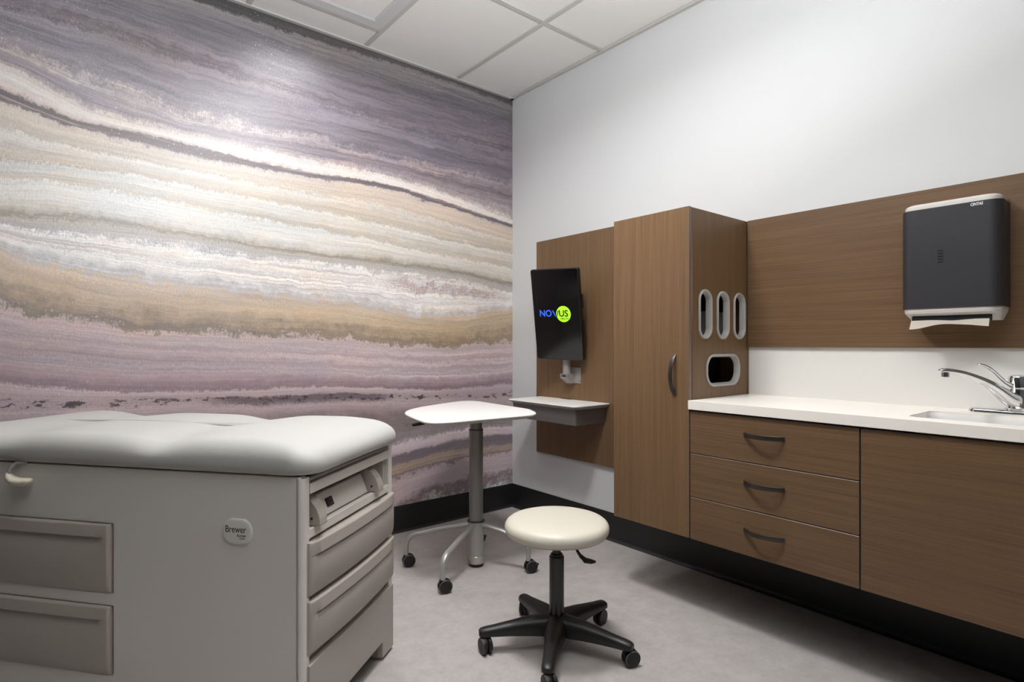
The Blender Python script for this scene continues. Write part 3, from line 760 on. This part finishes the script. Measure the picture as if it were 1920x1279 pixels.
# ------------------------------------------------------------------ screen, arm, shelf
def mon():
    c = Vector((-.169, -.604, 1.256)); yaw, pit, rol = math.radians(73.7), math.radians(11.8), math.radians(-1.9)
    n = -Vector((math.cos(pit)*math.sin(yaw), math.cos(pit)*math.cos(yaw), math.sin(pit)))
    r = Vector((0, 0, 1)).cross(n).normalized(); u = n.cross(r)
    r2 = r*math.cos(rol)+u*math.sin(rol); u2 = -r*math.sin(rol)+u*math.cos(rol)
    mx = Matrix(((r2.x, u2.x, n.x, c.x), (r2.y, u2.y, n.y, c.y), (r2.z, u2.z, n.z, c.z), (0, 0, 0, 1)))
    t = thing('touchscreen_monitor', 'black portrait touchscreen showing a blue and green logo, on the walnut panel', 'monitor')
    t.matrix_world = mx
    W_, H_ = .31, .53
    k = MB(); R = []
    for d, z in ((.004, 0), (.0015, -.0015), (0, -.005), (0, -.026), (.004, -.030), (.030, -.046), (.034, -.048)):
        R.append([Vector((x, y, z)) for x, y in rrect(-W_/2+d, W_/2-d, -H_/2+d, H_/2-d, .012, 6)])
    k.rings(R); k.obj('housing', 'monbody', t, smooth=40)
    k = MB(); k.box(-W_/2+.006, W_/2-.006, -H_/2+.006, H_/2-.006, -.001, .0006); k.obj('glass', 'glass', t, smooth=0)
    k = MB(); k.box(-W_/2+.019, W_/2-.019, -H_/2+.019, H_/2-.019, .0004, .0009); s = k.obj('display', 'monscreen', t, smooth=0)
    k = MB(); k.cyl((.046, .006, .0009), (.046, .006, .0014), .0465, n=64); k.obj('logo_disc', 'green', s)
    T = lambda x, y, z=.0016: Matrix.Translation((x, y, z))
    text_obj('logo_lettering', 'NO', .052, T(-.113, .008), 'blue', s, align='LEFT', bold=.0010, depth=.0002)
    # the V is shared: blue stroke outside the disc, black inside
    k = MB(); k.prism([(-.0275, .026), (-.0195, .026), (-.0015, -.0105), (-.0065, -.0105)], .0015, .0018); k.obj('logo_stroke', 'blue', s, smooth=0)
    k = MB(); k.prism([(.0005, -.0105), (.0045, -.0105), (.0175, .026), (.0105, .026)], .0015, .0018); k.obj('logo_stroke', 'ink2', s, smooth=0)
    text_obj('logo_lettering', 'US', .052, T(.0155, .008), 'ink2', s, align='LEFT', bold=.0010, depth=.0002)
    text_obj('logo_lettering', 'HEALTH', .0145, T(.051, -.0215), 'ink2', s, bold=.0003, depth=.0002)
    # side buttons and the mounting box behind
    for ya, yb in ((.035, .115), (-.115, -.035)):
        k = MB(); k.box(W_/2-.002, W_/2+.0045, ya, yb, -.034, -.020, bev=.002); k.obj('side_button', 'monbody', t)
    k = MB(); k.box(-.075, .075, -.10, .10, -.066, -.046, bev=.006); k.obj('rear_housing', 'monbody', t)
    return mx
M['monscreen'] = mat('display_black', (7,7,8), .16)
M['ink2'] = mat('display_black_ink', (6,6,6), .4)
mmx = mon()
bc = mmx @ Vector((0, 0, -.068))
ma = thing('monitor_arm', 'grey cast wall bracket and post carrying the touchscreen', 'bracket', (-.02, -.605, .905))
k = MB(); k.box(-.006, 0, -.052, .054, -.047, .047, bev=.003); pl_ = k.obj('wall_plate', 'bracket', ma)
for z in (-.033, .033):
    k = MB(); k.cyl((-.009, -.043, z), (-.005, -.043, z), .0045, n=16); k.obj('screw', 'steel', pl_)
# post: rises from the plate to the back of the screen
bl = Vector(bc)-Vector((-.02, -.605, .905))
k = MB()
k.sweep([(-.045, .022, .005), (-.045, .022, .05), (-.045, .022, .12), (bl.x*.5-.03, bl.y*.5+.011, .24), (bl.x+.01, bl.y, bl.z-.02), (bl.x, bl.y, bl.z)], [.024, .023, .022, .021, .024, .032], n=24)
k.obj('post', 'bracket', ma, smooth=50)
k = MB()
k.box(-.05, -.002, .002, .042, -.028, .012, bev=.004)
k.obj('post_socket', 'bracket', ma)
def cheek(y_):
    poly = [(-.003, .010), (-.066, .010), (-.070, .004), (-.070, -.012), (-.020, -.047), (-.003, -.047)]
    t = MB(); t.prism(poly, -.0025, .0025, mx=Matrix.Translation((0, y_, 0)) @ Matrix.Rotation(PI/2, 4, 'X'), bev=.0008, seg=1)
    return t
for y_ in (.052, .0): cheek(y_).obj('cheek', 'bracket', ma, smooth=30)
k = MB(); k.prism([(-.0025, -.026), (.0025, -.026), (.0025, .026), (-.0025, .026)], 0, .058, mx=Matrix.Translation((-.018, .026, -.046)) @ Matrix.Rotation(math.radians(-55), 4, 'Y'))
k.obj('cheek_plate', 'bracket', ma, smooth=0)

sh = thing('wall_shelf', 'white-topped grey wall shelf mounted on the walnut panel below the screen', 'shelf', (-.02, -.585, .703))
SX = -.272; SY0, SY1 = -.287, .287     # local y range (right .. left)
out = [(0, SY1), (SX+.03, SY1)]
def shelf_out(d, r=.032):
    x0 = SX+d; ya, yb = SY0+d, SY1-d
    pts = [(0, yb)]
    for i in range(7): a = math.radians(90+90*i/6); pts.append((x0+r+r*math.cos(a), yb-r+r*math.sin(a)))
    for i in range(7): a = math.radians(180+90*i/6); pts.append((x0+r+r*math.cos(a), ya+r+r*math.sin(a)))
    pts.append((0, ya)); return pts
def rgt(ds): return [[Vector((x, y, z)) for x, y in shelf_out(d, .016)] for d, z in ds]
k = MB(); k.mi = 0
def rg(ds): return [[Vector((x, y, z)) for x, y in shelf_out(d)] for d, z in ds]
k.rings(rg([(.022, .034), (.004, .048), (.001, .051)]), cap=True)
k.mi = 1; k.rings(rg([(.001, .051), (0, .053), (.001, .056), (.004, .057)]), cap=True)
k.obj('shelf_top', ['under', 'white_top'], sh, smooth=35)
k = MB(); k.rings(rgt([(.036, -.052), (.033, -.050), (.022, .034)]), cap=True); k.obj('tray', 'tray', sh, smooth=35)
k = MB(); k.box(-.012, -.002, .005, .085, .0565, .0585); k.obj('cable_grommet', 'ink', sh, smooth=0)

# ------------------------------------------------------------------ mobile table
TB = Vector((-.80, -.69, 0))
mt = thing('mobile_side_table', 'white kite-shaped top table on a silver column with castors, in the corner', 'table', TB)
pts = [(-1.109,-.536),(-1.046,-.443),(-.968,-.378),(-.854,-.321),(-.64,-.243),(-.575,-.230),(-.53,-.245),(-.507,-.283),(-.503,-.34),(-.53,-.745),(-.555,-.83),(-.597,-.905),(-.640,-.945),(-.704,-.955),(-.937,-.935),(-1.075,-.925),(-1.15,-.905),(-1.183,-.86),(-1.172,-.767),(-1.143,-.645)]
pts = [(x-TB.x, y-TB.y) for x, y in pts][::-1]
sp_ = smooth_poly(pts, 5)
area_ = sum(sp_[i-1][0]*sp_[i][1]-sp_[i][0]*sp_[i-1][1] for i in range(len(sp_)))
if area_ < 0: sp_ = sp_[::-1]
cen = Vector((sum(p[0] for p in sp_)/len(sp_), sum(p[1] for p in sp_)/len(sp_)))
def inset(d): return [tuple(Vector(p)+(cen-Vector(p)).normalized()*d) for p in sp_]
k = MB(); k.mi = 0
k.rings([[Vector((x, y, z)) for x, y in inset(d)] for d, z in ((.045, .733), (.010, .744), (.002, .750))])
k.mi = 1; k.rings([[Vector((x, y, z)) for x, y in inset(d)] for d, z in ((.002, .750), (0, .753), (.002, .757), (.012, .760))])
k.obj('tabletop', ['under', 'white_top'], mt, smooth=35)
k = MB(); k.cyl((0, 0, .64), (0, 0, .728), .030, n=48); k.obj('inner_column', 'alu_dk', mt)
k = MB(); k.box(-.09, .09, -.09, .09, .726, .7335, bev=.002); k.obj('mounting_plate', 'black', mt)
k = MB(); k.cyl((0, 0, .215), (0, 0, .668), .0345, n=56, bev=.0012); col = k.obj('column', 'alu_dk', mt)
k = MB(); k.cyl((0, 0, .667), (0, 0, .6705), .0352, n=48); k.obj('column_ring', 'black', col)
k = MB(); k.cyl((0, 0, .0), (0, 0, .222), .0385, n=56); 
o = None
k.b.free(); k = MB(); k.cyl((0, 0, .052), (0, 0, .22), .0385, n=56, bev=.001); k.obj('hub', 'alu', mt)
k = MB(); k.cyl((0, 0, .2195), (0, 0, .2235), .043, n=48, bev=.001); k.obj('hub_ring', 'black', mt)
k = MB(); k.cyl((0, 0, .016), (0, 0, .053), .0392, n=56, bev=.001); k.obj('hub_sleeve', 'sleeve', mt)
k = MB(); k.cyl((0, 0, .004), (0, 0, .017), .037, n=56, bev=.002); k.obj('hub_cap', 'black', mt)
# height lever under the left edge
k = MB()
a0 = Vector((-.20, -.19, .722)); a1 = Vector((-.335, -.115, .722))
k.sweep([(-.175, -.060, .726), (-.265, -.018, .726)], [(.012, .006)]*2, flat=True)
k.sweep([(-.255, -.022, .726), (-.285, -.008, .728), (-.32, .008, .722), (-.345, .02, .718)], [(.012, .006), (.016, .006), (.022, .005), (.019, .004)], flat=True)
k.obj('height_lever', 'black', mt, smooth=30)

def caster(R_, gap, wheel_w, parent, ang, at, hood=True, lever=False, stem_top=.08):
    """twin-wheel castor; `at` is the stem point on the ground plane, wheels trail along ang"""
    dv = Vector((math.cos(ang), math.sin(ang), 0)); ax = Vector((-dv.y, dv.x, 0)); c = Vector(at)+dv*.012; c.z = R_
    ks = MB(); ks.cyl(Vector((at[0], at[1], R_*1.1)), Vector((at[0], at[1], stem_top)), .007, n=16)
    # hood between the wheels
    poly = [(-.010, R_*2.22), (.012, R_*2.22), (R_*.98, R_*1.55), (R_*1.08, R_*1.0), (R_*.5, R_*.8), (-R_*.35, R_*.75), (-.016, R_*1.6)]
    mx = Matrix(((dv.x, 0, ax.x, at[0]), (dv.y, 0, ax.y, at[1]), (0, 1, 0, 0), (0, 0, 0, 1)))
    ks.prism(poly, -gap/2+.0005, gap/2-.0005, mx=mx, bev=.001, seg=1)
    if lever:
        ks.prism([(R_*.9, R_*1.45), (R_*1.75, R_*1.25), (R_*1.5, R_*.95), (R_*.9, R_*.9)], -.008, .008, mx=mx, bev=.001, seg=1)
    cas = ks.obj('caster', 'black', parent, smooth=40)
    for s_ in (-1, 1):
        kw = MB()
        a = c+ax*s_*gap/2; b_ = c+ax*s_*(gap/2+wheel_w)
        d = (b_-a); L_ = d.length
        mxw = Matrix.Translation(a) @ d.to_track_quat('Z', 'Y').to_matrix().to_4x4()
        kw.lathe([(0, 0), (R_-.002, 0), (R_, .002), (R_, L_-.003), (R_-.001, L_-.0015)], mx=mxw, n=40)
        kw.mi = 1; kw.lathe([(R_-.001, L_-.0015), (R_-.0025, L_)], mx=mxw, n=40)
        kw.mi = 0; kw.lathe([(R_-.0025, L_), (R_*.6, L_+.001), (0, L_+.001)], mx=mxw, n=40)
        kw.obj('wheel', ['tyre', 'rim'], cas, smooth=40)
    return cas
legs = [((-1.075, -.49), False), ((-1.10, -.855), False), ((-.662, -.925), True), ((-.615, -.445), True)]
for (lx, ly), lv_ in legs:
    e = Vector((lx, ly, 0))-TB; L_ = e.length; u_ = e.normalized(); rb = .062
    p = []
    p.append(u_*.030+Vector((0, 0, .206)))
    zend = .165
    p.append(u_*(L_*.5)+Vector((0, 0, .206+(zend-.206)*.5)))
    for i in range(9):
        a = math.radians(90*i/8); p.append(u_*(L_-rb+rb*math.sin(a))+Vector((0, 0, zend-.0-rb+rb*math.cos(a)-.002)))
    p.append(u_*L_+Vector((0, 0, .060)))
    k = MB(); rr = [.0125]*len(p)
    k.sweep(p, [(.0108, .0145)]*len(p), n=20, up=(-u_.y, u_.x, 0)); lg = k.obj('leg', 'alu', mt, smooth=60)
    an = {0: .3, 1: .3, 2: .2, 3: .3}[legs.index(((lx, ly), lv_))]
    caster(.0305, .013, .011, lg, math.radians(-17), (e.x, e.y, 0), lever=lv_, stem_top=.07)

# ------------------------------------------------------------------ stool
ST = Vector((-1.02, -1.49, 0))
st = thing('rolling_stool', 'round cream vinyl stool on a black five-arm castor base', 'stool', ST)
k = MB()
prof = [(0, .438), (.150, .438), (.168, .441), (.180, .447), (.186, .456), (.1875, .465), (.186, .475), (.181, .484), (.172, .491), (.155, .4965), (.12, .500), (.06, .5015), (0, .502)]
prof = [(r_, z_-.034) for r_, z_ in prof]
k.lathe(prof, n=96); o = k.obj('seat', 'seat', st, smooth=60)
k = MB(); k.lathe([(.1495, .4035), (.176, .4085), (.1785, .4105), (.1765, .4125), (.15, .407)], n=96); k.obj('seam', 'seat', o, smooth=60)
k = MB(); k.cyl((0, 0, .385), (0, 0, .4035), .055, r2=.07, n=40); k.obj('seat_plate', 'black', st)
k = MB(); k.cyl((0, 0, .29), (0, 0, .388), .0145, n=32, bev=.001); k.obj('gas_piston', 'blackm', st)
k = MB(); k.cyl((0, 0, .10), (0, 0, .330), .0265, n=40, bev=.004); k.obj('column', 'blackm', st)
k = MB(); k.cyl((0, 0, .329), (0, 0, .336), .0215, n=40, bev=.001); k.obj('column_collar', 'black', st)
right = Vector((.7727, -.635, 0)); fwd = Vector((.635, .7727, 0))
k = MB()
la = right*.045+Vector((0, 0, .392)); lb = right*.072-fwd*.02+Vector((0, 0, .352)); lc = right*.086-fwd*.03+Vector((0, 0, .330))
k.sweep([la, la.lerp(lb, .5)+Vector((0, 0, .004)), lb, lc], [.0048, .0048, .005, .006], n=12)
k.sweep([lb+(lc-lb)*.5, lc+right*.012+Vector((0, 0, -.008)), lc+right*.034+Vector((0, 0, -.012)), lc+right*.050+Vector((0, 0, -.013))], [(.008, .005), (.020, .008), (.019, .006), (.006, .003)], n=16)
k.obj('height_lever', 'black', st, smooth=60)
# base star
k = MB(); k.lathe([(0, .058), (.036, .058), (.046, .068), (.048, .092), (.042, .106), (.034, .114), (.030, .118), (0, .118)], n=40)
k.cyl((0, 0, .048), (0, 0, .06), .008, n=16)
k.obj('base_hub', 'black', st, smooth=50)
ph = math.radians(4)
for i in range(5):
    a = ph+i*2*PI/5; u_ = Vector((math.cos(a), math.sin(a), 0))
    R0 = .262
    k = MB()
    path = [(.02, .088, .040, .032), (.06, .087, .037, .031), (.11, .085, .031, .027), (.17, .080, .025, .021), (.225, .075, .022, .016), (R0-.006, .0725, .021, .014), (R0+.010, .071, .0195, .012), (R0+.018, .069, .014, .008)]
    t = bmesh.new(); rings = []
    sd = Vector((-u_.y, u_.x, 0))
    for r_, zc, hw_, hh in path:
        cs = [(-1, -.9), (-1, -.1), (-.88, .55), (-.5, .95), (0, 1.05), (.5, .95), (.88, .55), (1, -.1), (1, -.9), (.6, -1), (-.6, -1)]
        rings.append([t.verts.new(u_*r_+sd*hw_*p_+Vector((0, 0, zc+hh*q_))) for p_, q_ in cs])
    for a_, b_ in zip(rings, rings[1:]):
        n_ = len(a_)
        for q in range(n_): t.faces.new((a_[q], a_[(q+1) % n_], b_[(q+1) % n_], b_[q]))
    t.faces.new(rings[0][::-1]); t.faces.new(rings[-1]); bmesh.ops.recalc_face_normals(t, faces=t.faces)
    k._merge(t); arm = k.obj('base_arm', 'black', st, smooth=50)
    ca = math.radians([193, 35, 258, 255, -22][i])
    caster(.0285, .010, .013, arm, ca, (u_.x*R0, u_.y*R0, 0), stem_top=.064)

# ------------------------------------------------------------------ exam table
EA = math.radians(38.6)
et = thing('exam_table', 'long examination table with light grey cushion and taupe drawers, at the left', 'exam table', (-1.921, -1.470, 0), EA)
W_, L_ = .566, 1.36
TZ = .733
k = MB()
def side_panel_near():
    # near side with two drawer openings (plate in local y/z)
    outer = [(0.013, .055), (L_, .055), (L_, TZ), (0.013, TZ)]
    holes = [[(.594, .141), (1.20, .141), (1.20, .347), (.594, .347)][::-1], [(.594, .375), (1.20, .375), (1.20, .581), (.594, .581)][::-1]]
    pl = plate(outer, holes, .03, bevel=.004)
    # plate (x,y,z) -> local (z -> x, x -> y, y -> z)
    mx = Matrix(((0, 0, 1, .015), (1, 0, 0, 0), (0, 1, 0, 0), (0, 0, 0, 1)))
    bmesh.ops.transform(pl, matrix=mx, verts=pl.verts)
    q = MB(); q.rings([[Vector((x, y, z)) for x, y in ([(.03, .02), (.0, .02)]+[(.014-.014*math.cos(math.radians(a)), .014-.014*math.sin(math.radians(a))) for a in range(0, 91, 10)]+[(.03, 0)])] for z in (.055, TZ)])
    tmp = bpy.data.meshes.new('t'); q.b.to_mesh(tmp); q.b.free(); pl.from_mesh(tmp); bpy.data.meshes.remove(tmp)
    return pl
add_mesh(side_panel_near(), 'side_panel', 'shell', et, 40)
k = MB(); k.box(W_-.03, W_, 0, L_, .055, TZ, bev=.004); k.obj('side_panel', 'shell', et)
k = MB()
k.box(.03, W_-.03, L_-.03, L_, .055, TZ-.01)          # head end
k.box(.03, W_-.03, .0, .02, .566, .592, bev=.002)      # ledge
k.box(.03, W_-.03, .012, .32, .566, .588)
k.box(.03, W_-.03, .018, .03, .09, .567)               # face behind drawers
k.box(.03, .05, .02, .3, .588, TZ-.005); k.box(W_-.034, W_-.028, .02, .3, .588, TZ-.005)
k.box(.03, W_-.03, .3, .31, .588, TZ-.01)
k.box(.03, W_-.03, .2, L_-.02, .06, .075)
k.obj('inner_frame', 'shell', et, smooth=0)
k = MB(); k.box(.0285, .0295, .585, 1.21, .13, .59); k.obj('drawer_gap_shade', 'void', et, smooth=0)  # near-black sheet stands in for the shade inside the drawer gaps
k = MB(); k.box(.032, W_-.034, -.002, .018, .686, .714, bev=.002); k.obj('cross_bar', 'shell', et)
k = MB(); k.box(.014, W_-.014, .02, L_-.01, TZ-.006, TZ+.0075, bev=.002); k.obj('top_frame', 'carcass', et)  # dark colour stands in for shade in the gap under the cushion
k = MB(); k.box(.032, W_-.04, .004, .02, .718, .7285, bev=.003); k.obj('top_rail', 'bracket', et)
for (x, y) in ((.0, .0), (W_-.09, .0), (.0, L_-.12), (W_-.09, L_-.12)):
    k = MB(); k.box(x+.006, x+.085, y+.006, y+.115, 0, .06, bev=.004); k.obj('foot', 'shell', et)

def drawer_front(width, h, depth, m, name, parent, mx, lipfade=.03, bow=.013):
    """pressed drawer front with an overhanging pull lip. local: x across, z up, -y out"""
    prof = [(0, .0), (0, .002), (.006, .006), (.02, .009), (h*.35, .0125), (h*.58, .0125), (h*.70, .009), (h-.040, .0045), (h-.0375, .006), (h-.036, .0135), (h-.034, .0145), (h-.004, .0115), (h-.0005, .0085), (h, .0)]
    flat = [(0, .0), (0, .002), (.006, .006), (.02, .009), (h*.35, .0105), (h*.58, .0105), (h*.70, .0105), (h-.040, .0105), (h-.0375, .0105), (h-.036, .0108), (h-.034, .011), (h-.004, .0105), (h-.0005, .0085), (h, .0)]
    n = 56; R = []
    xs = [0, .0015, .004, .009]+[.009+(width-.018)*(1-math.cos(PI*i/n))/2 for i in range(1, n)]+[width-.009, width-.004, width-.0015, width]
    for x in xs:
        d = min(x, width-x); f = min(1, max(0, (d-.016)/.03)); f = f*f*(3-2*f)
        e = min(1, d/.010); e = math.sqrt(max(0, 1-(1-e)**2))
        b_ = bow*(1-((x-width/2)/(width/2))**2)
        R.append([Vector((x, -depth*0-((p[1]*f+q[1]*(1-f))*(.25+.75*e)+b_*(1 if p[1] > .0005 else 0)), p[0])) for p, q in zip(prof, flat)]+[Vector((x, .012, h)), Vector((x, .012, 0))])
    k = MB(); k.rings(R, mx=mx); return k.obj(name, m, parent, smooth=24, wn=False)
fm = lambda x, z: Matrix.Translation((x, .012-.012, z))
for z0, z1 in ((.413, .558), (.257, .401)):
    drawer_front(W_-.022, z1-z0, 0, 'drawer', 'drawer', et, fm(.020, z0))
# lower skirt with a toe notch
poly = [(.006, .062), (.006, .062)]
poly = [(.020, .012), (.085, .012), (.085, .066), (W_-.095, .066), (W_-.095, .012), (W_-.006, .012), (W_-.006, .232), (.020, .232)]
k = MB(); k.prism(poly, 0, .022, mx=Matrix.Translation((0, .014, 0)) @ Matrix.Rotation(PI/2, 4, 'X'), bev=.003, seg=2); k.obj('skirt', 'drawer', et)
# side drawers face -x: rotate so the front looks to local -x
for z0, z1 in ((.380, .576), (.146, .342)):
    mx = Matrix.Translation((.003, 1.196, z0)) @ Matrix.Rotation(-PI/2, 4, 'Z')
    drawer_front(.590, z1-z0, 0, 'drawer_dk', 'side_drawer', et, mx, bow=.004)

# slide-out step with its two curved brackets
stp = MB(); stp.rings([[Vector((x, y, z)) for y, z in ((.022, .594), (.20, .594), (.20, .655), (.050, .655), (.046, .652))] for x in (.085, .425)])
sv = stp.obj('step_housing', 'shell', et, smooth=25)
sl = Matrix.Translation((.19, .0335, .6225)) @ Matrix.Rotation(math.radians(-22.5), 4, 'X')
k = MB(); k.box(-.017, .017, -.004, .003, -.013, .013, bev=.001, mx=sl); oo = k.obj('power_outlet', 'ink', sv)
k = MB(); k.box(-.009, .009, -.0055, -.003, .002, .009, mx=sl); k.box(-.009, .009, -.0055, -.003, -.009, -.002, mx=sl); k.obj('socket', 'disp', oo, smooth=0)
for x0 in (.055, .418):
    poly = [(.075, .0), (.075, .080), (.055, .0825)]
    for i in range(10): a = math.radians(88*(1-i/9)); poly.append((.055-.072*math.cos(a), .006+.0765*math.sin(a)))
    poly += [(-.017, .0)]
    t = MB(); t.prism(poly, 0, .038, mx=Matrix(((0, 0, 1, x0), (1, 0, 0, .0), (0, 1, 0, .594), (0, 0, 0, 1))), bev=.006, seg=3)
    bk = t.obj('step_bracket', 'drawer', et, smooth=50)
    k = MB(); k.cyl((x0-.0015, .008, .613), (x0+.004, .008, .613), .0036, n=14); k.obj('bolt', 'ink', bk)

# badge
k = MB(); R = []
def bo(d): return rrect(.149+d, .239-d, .550+d, .618-d, .031-d*.8, 8)
for d, x in ((0, 0), (0, -.003), (.002, -.0045), (.007, -.0055)): R.append([Vector((x, y, z)) for y, z in bo(d)])
k.rings(R); bdg = k.obj('badge', 'badge', et, smooth=30)
text_obj('badge_lettering', 'Brewer', .0265, face_nx(-.0056, .197, .590), 'ink', bdg, depth=.0002, sx=.80)
text_obj('badge_lettering', 'Access', .0115, face_nx(-.0056, .1795, .5745), 'ink', bdg, depth=.0002, sx=.85)
text_obj('badge_lettering', 'assisted', .005, face_nx(-.0056, .177, .5665), 'ink', bdg, depth=.0002, sx=1)

# cushion ------------------------------------------------------------
def cushion():
    cx0, cx1, cy0, cy1 = -.014, W_+.014, -.034, L_+.02
    z0 = TZ+.0075
    n = 12; out = []
    r = .075
    for (cx, cy, a) in ((cx1-r, cy1-r, 0), (cx0+r, cy1-r, 90), (cx0+r, cy0+r, 180), (cx1-r, cy0+r, 270)):
        for i in range(n+1):
            th = math.radians(a+90*i/n); out.append((cx+r*math.cos(th), cy+r*math.sin(th)))
    # refine the straights
    O = []
    for i in range(len(out)):
        p, q = Vector(out[i]), Vector(out[(i+1) % len(out)])
        m_ = max(1, int((q-p).length/.014))
        for j in range(m_): O.append(p.lerp(q, j/m_))
    HW = (cx1-cx0)/2; mxx = (cx0+cx1)/2
    def top(y, d):
        z = .0855
        def g(c, w_): return math.exp(-((y-c)/w_)**2)
        edge = 1-min(1, d/.22); edge = edge*edge*(3-2*edge)
        v = g(.455, .085)*(.009+.010*edge)+g(1.0, .10)*(.009+.010*edge)
        hill = .004*math.sin(min(1, max(0, y/.45))*PI)
        endd = .020*max(0, 1-(y-cy0)/.20)**1.6
        endd += .03*max(0, 1-(cy1-y)/.2)**2
        seam = .0016*math.exp(-((y-.455)/.004)**2)
        return z-v+hill-endd-seam
    R = []
    def ring(t_, zf):
        row = []
        for p in O:
            s = Vector((mxx, min(max(p.y, cy0+HW), cy1-HW)))
            v = s-p; dist = v.length
            q = p+v*min(1, t_/dist) if dist > 1e-6 else p
            row.append(Vector((q.x, q.y, zf(q.y, t_))))
        return row
    R.append(ring(.03, lambda y, d: z0))
    for a in range(0, 6):
        th = math.radians(90*a/5); R.append(ring(.018*(1-math.sin(th)), lambda y, d, th=th: z0+.022*(1-math.cos(th))))
    RR = .062
    for a in range(1, 15):
        th = math.radians(90*a/14); d = RR*(1-math.cos(th))
        R.append(ring(d, lambda y, d, th=th: z0+.022+(top(y, d)-.022)*math.sin(th)**.85))
    for d in (.10, .12, .14, .165, .19, .22, .25, HW-.004):
        R.append(ring(d, lambda y, d: z0+top(y, d)+.004*(1-(1-min(1, (d-RR)/.21))**2)))
    k = MB(); k.rings(R, cap=True); return k.obj('cushion', 'cushion', et, smooth=80, wn=False)
cushion()
# release lever under the near edge
k = MB()
k.sweep([(.004, .905, TZ+.004), (-.012, .925, TZ+.006), (-.022, .936, TZ-.008), (-.023, .937, TZ-.028)], [.0052]*4, n=14)
lvv = k.obj('lever_rod', 'bracket', et, smooth=60)
k = MB()
k.sweep([(-.023, .944, TZ-.022), (-.023, .937, TZ-.034), (-.024, .916, TZ-.045), (-.025, .885, TZ-.045), (-.025, .862, TZ-.041), (-.025, .855, TZ-.038)], [(.006, .007), (.012, .011), (.017, .013), (.018, .012), (.013, .009), (.004, .003)], n=20)
k.obj('lever_paddle', 'cream', lvv, smooth=70)

# ------------------------------------------------------------------ lights
troffer(-1.372, -1.42, 'lit rectangular ceiling light above the middle of the room', .2928, .28, (.17, .17))
troffer(-2.59, -3.23, 'added rectangular fill light in the ceiling near the back of the room, unseen', .2928, .28, (.2, .2))  # added rear fill for the exam table fronts, outside the view
area('ceiling_lamp', (-1.36, -1.50, H-.012), .28, .28, 24, col=(.985, .985, 1), spread=160)
area('ceiling_lamp', ((CX0+CX1)/2, (GY[0]+GY[1])/2, H-.010), .34, .34, 4.5, col=(.985, .985, 1), spread=150)
pt_ = thing('added_fill_tray', 'added square tray for light aimed at the ceiling, unseen near the back of the room', 'added fill light', (-1.75, -2.56, 1.98))  # added luminaire outside the view, there to brighten the ceiling
pt_.rotation_euler = (math.radians(-20), 0, 0)
k = MB(); R = []
for d, z in ((.02, -.03), (0, -.02), (0, .02), (.008, .02), (.02, -.005)):
    R.append([Vector((x, y, z)) for x, y in rrect(-.25+d, .25-d, -.25+d, .25-d, .03, 6)])
k.rings(R); k.obj('tray', 'grid', pt_, smooth=30)
for x, y in ((-.22, -.22), (.22, -.22), (-.22, .22), (.22, .22)):
    k = MB(); cw = math.cos(math.radians(20)); sw = math.sin(math.radians(20)); hz = H-1.98+y*sw; k.cyl((x, y, .0), (x, y-hz*sw, hz*cw), .0015, n=8); k.obj('hanging_wire', 'steel', pt_)
area('ceiling_fill', (-1.75, -2.56+.012, 1.98+.022), .44, .44, 58, col=(.96, .98, 1), rot=(PI-math.radians(20), 0, 0))  # added upward fill that lights the ceiling

w_ = bpy.data.worlds.new('World'); bpy.context.scene.world = w_; w_.use_nodes = True
w_.node_tree.nodes['Background'].inputs[0].default_value = (.9, .95, 1, 1); w_.node_tree.nodes['Background'].inputs[1].default_value = .02

# ------------------------------------------------------------------ camera
cam = bpy.data.cameras.new('Camera'); co = bpy.data.objects.new('Camera', cam); C.objects.link(co)
cam.sensor_width = 36; cam.lens = 1070*36/1920; cam.shift_y = 6.5/1920; cam.clip_start = .02
co.location = (-2.447, -2.974, 1.087); co.rotation_euler = (PI/2, 0, -math.radians(39.4))
sc_ = bpy.context.scene; sc_.camera = co
sc_.view_settings.view_transform = 'Standard'; sc_.view_settings.look = 'None'; sc_.view_settings.gamma = 1
sc_.view_settings.exposure = .18; sc_.view_settings.use_curve_mapping = False
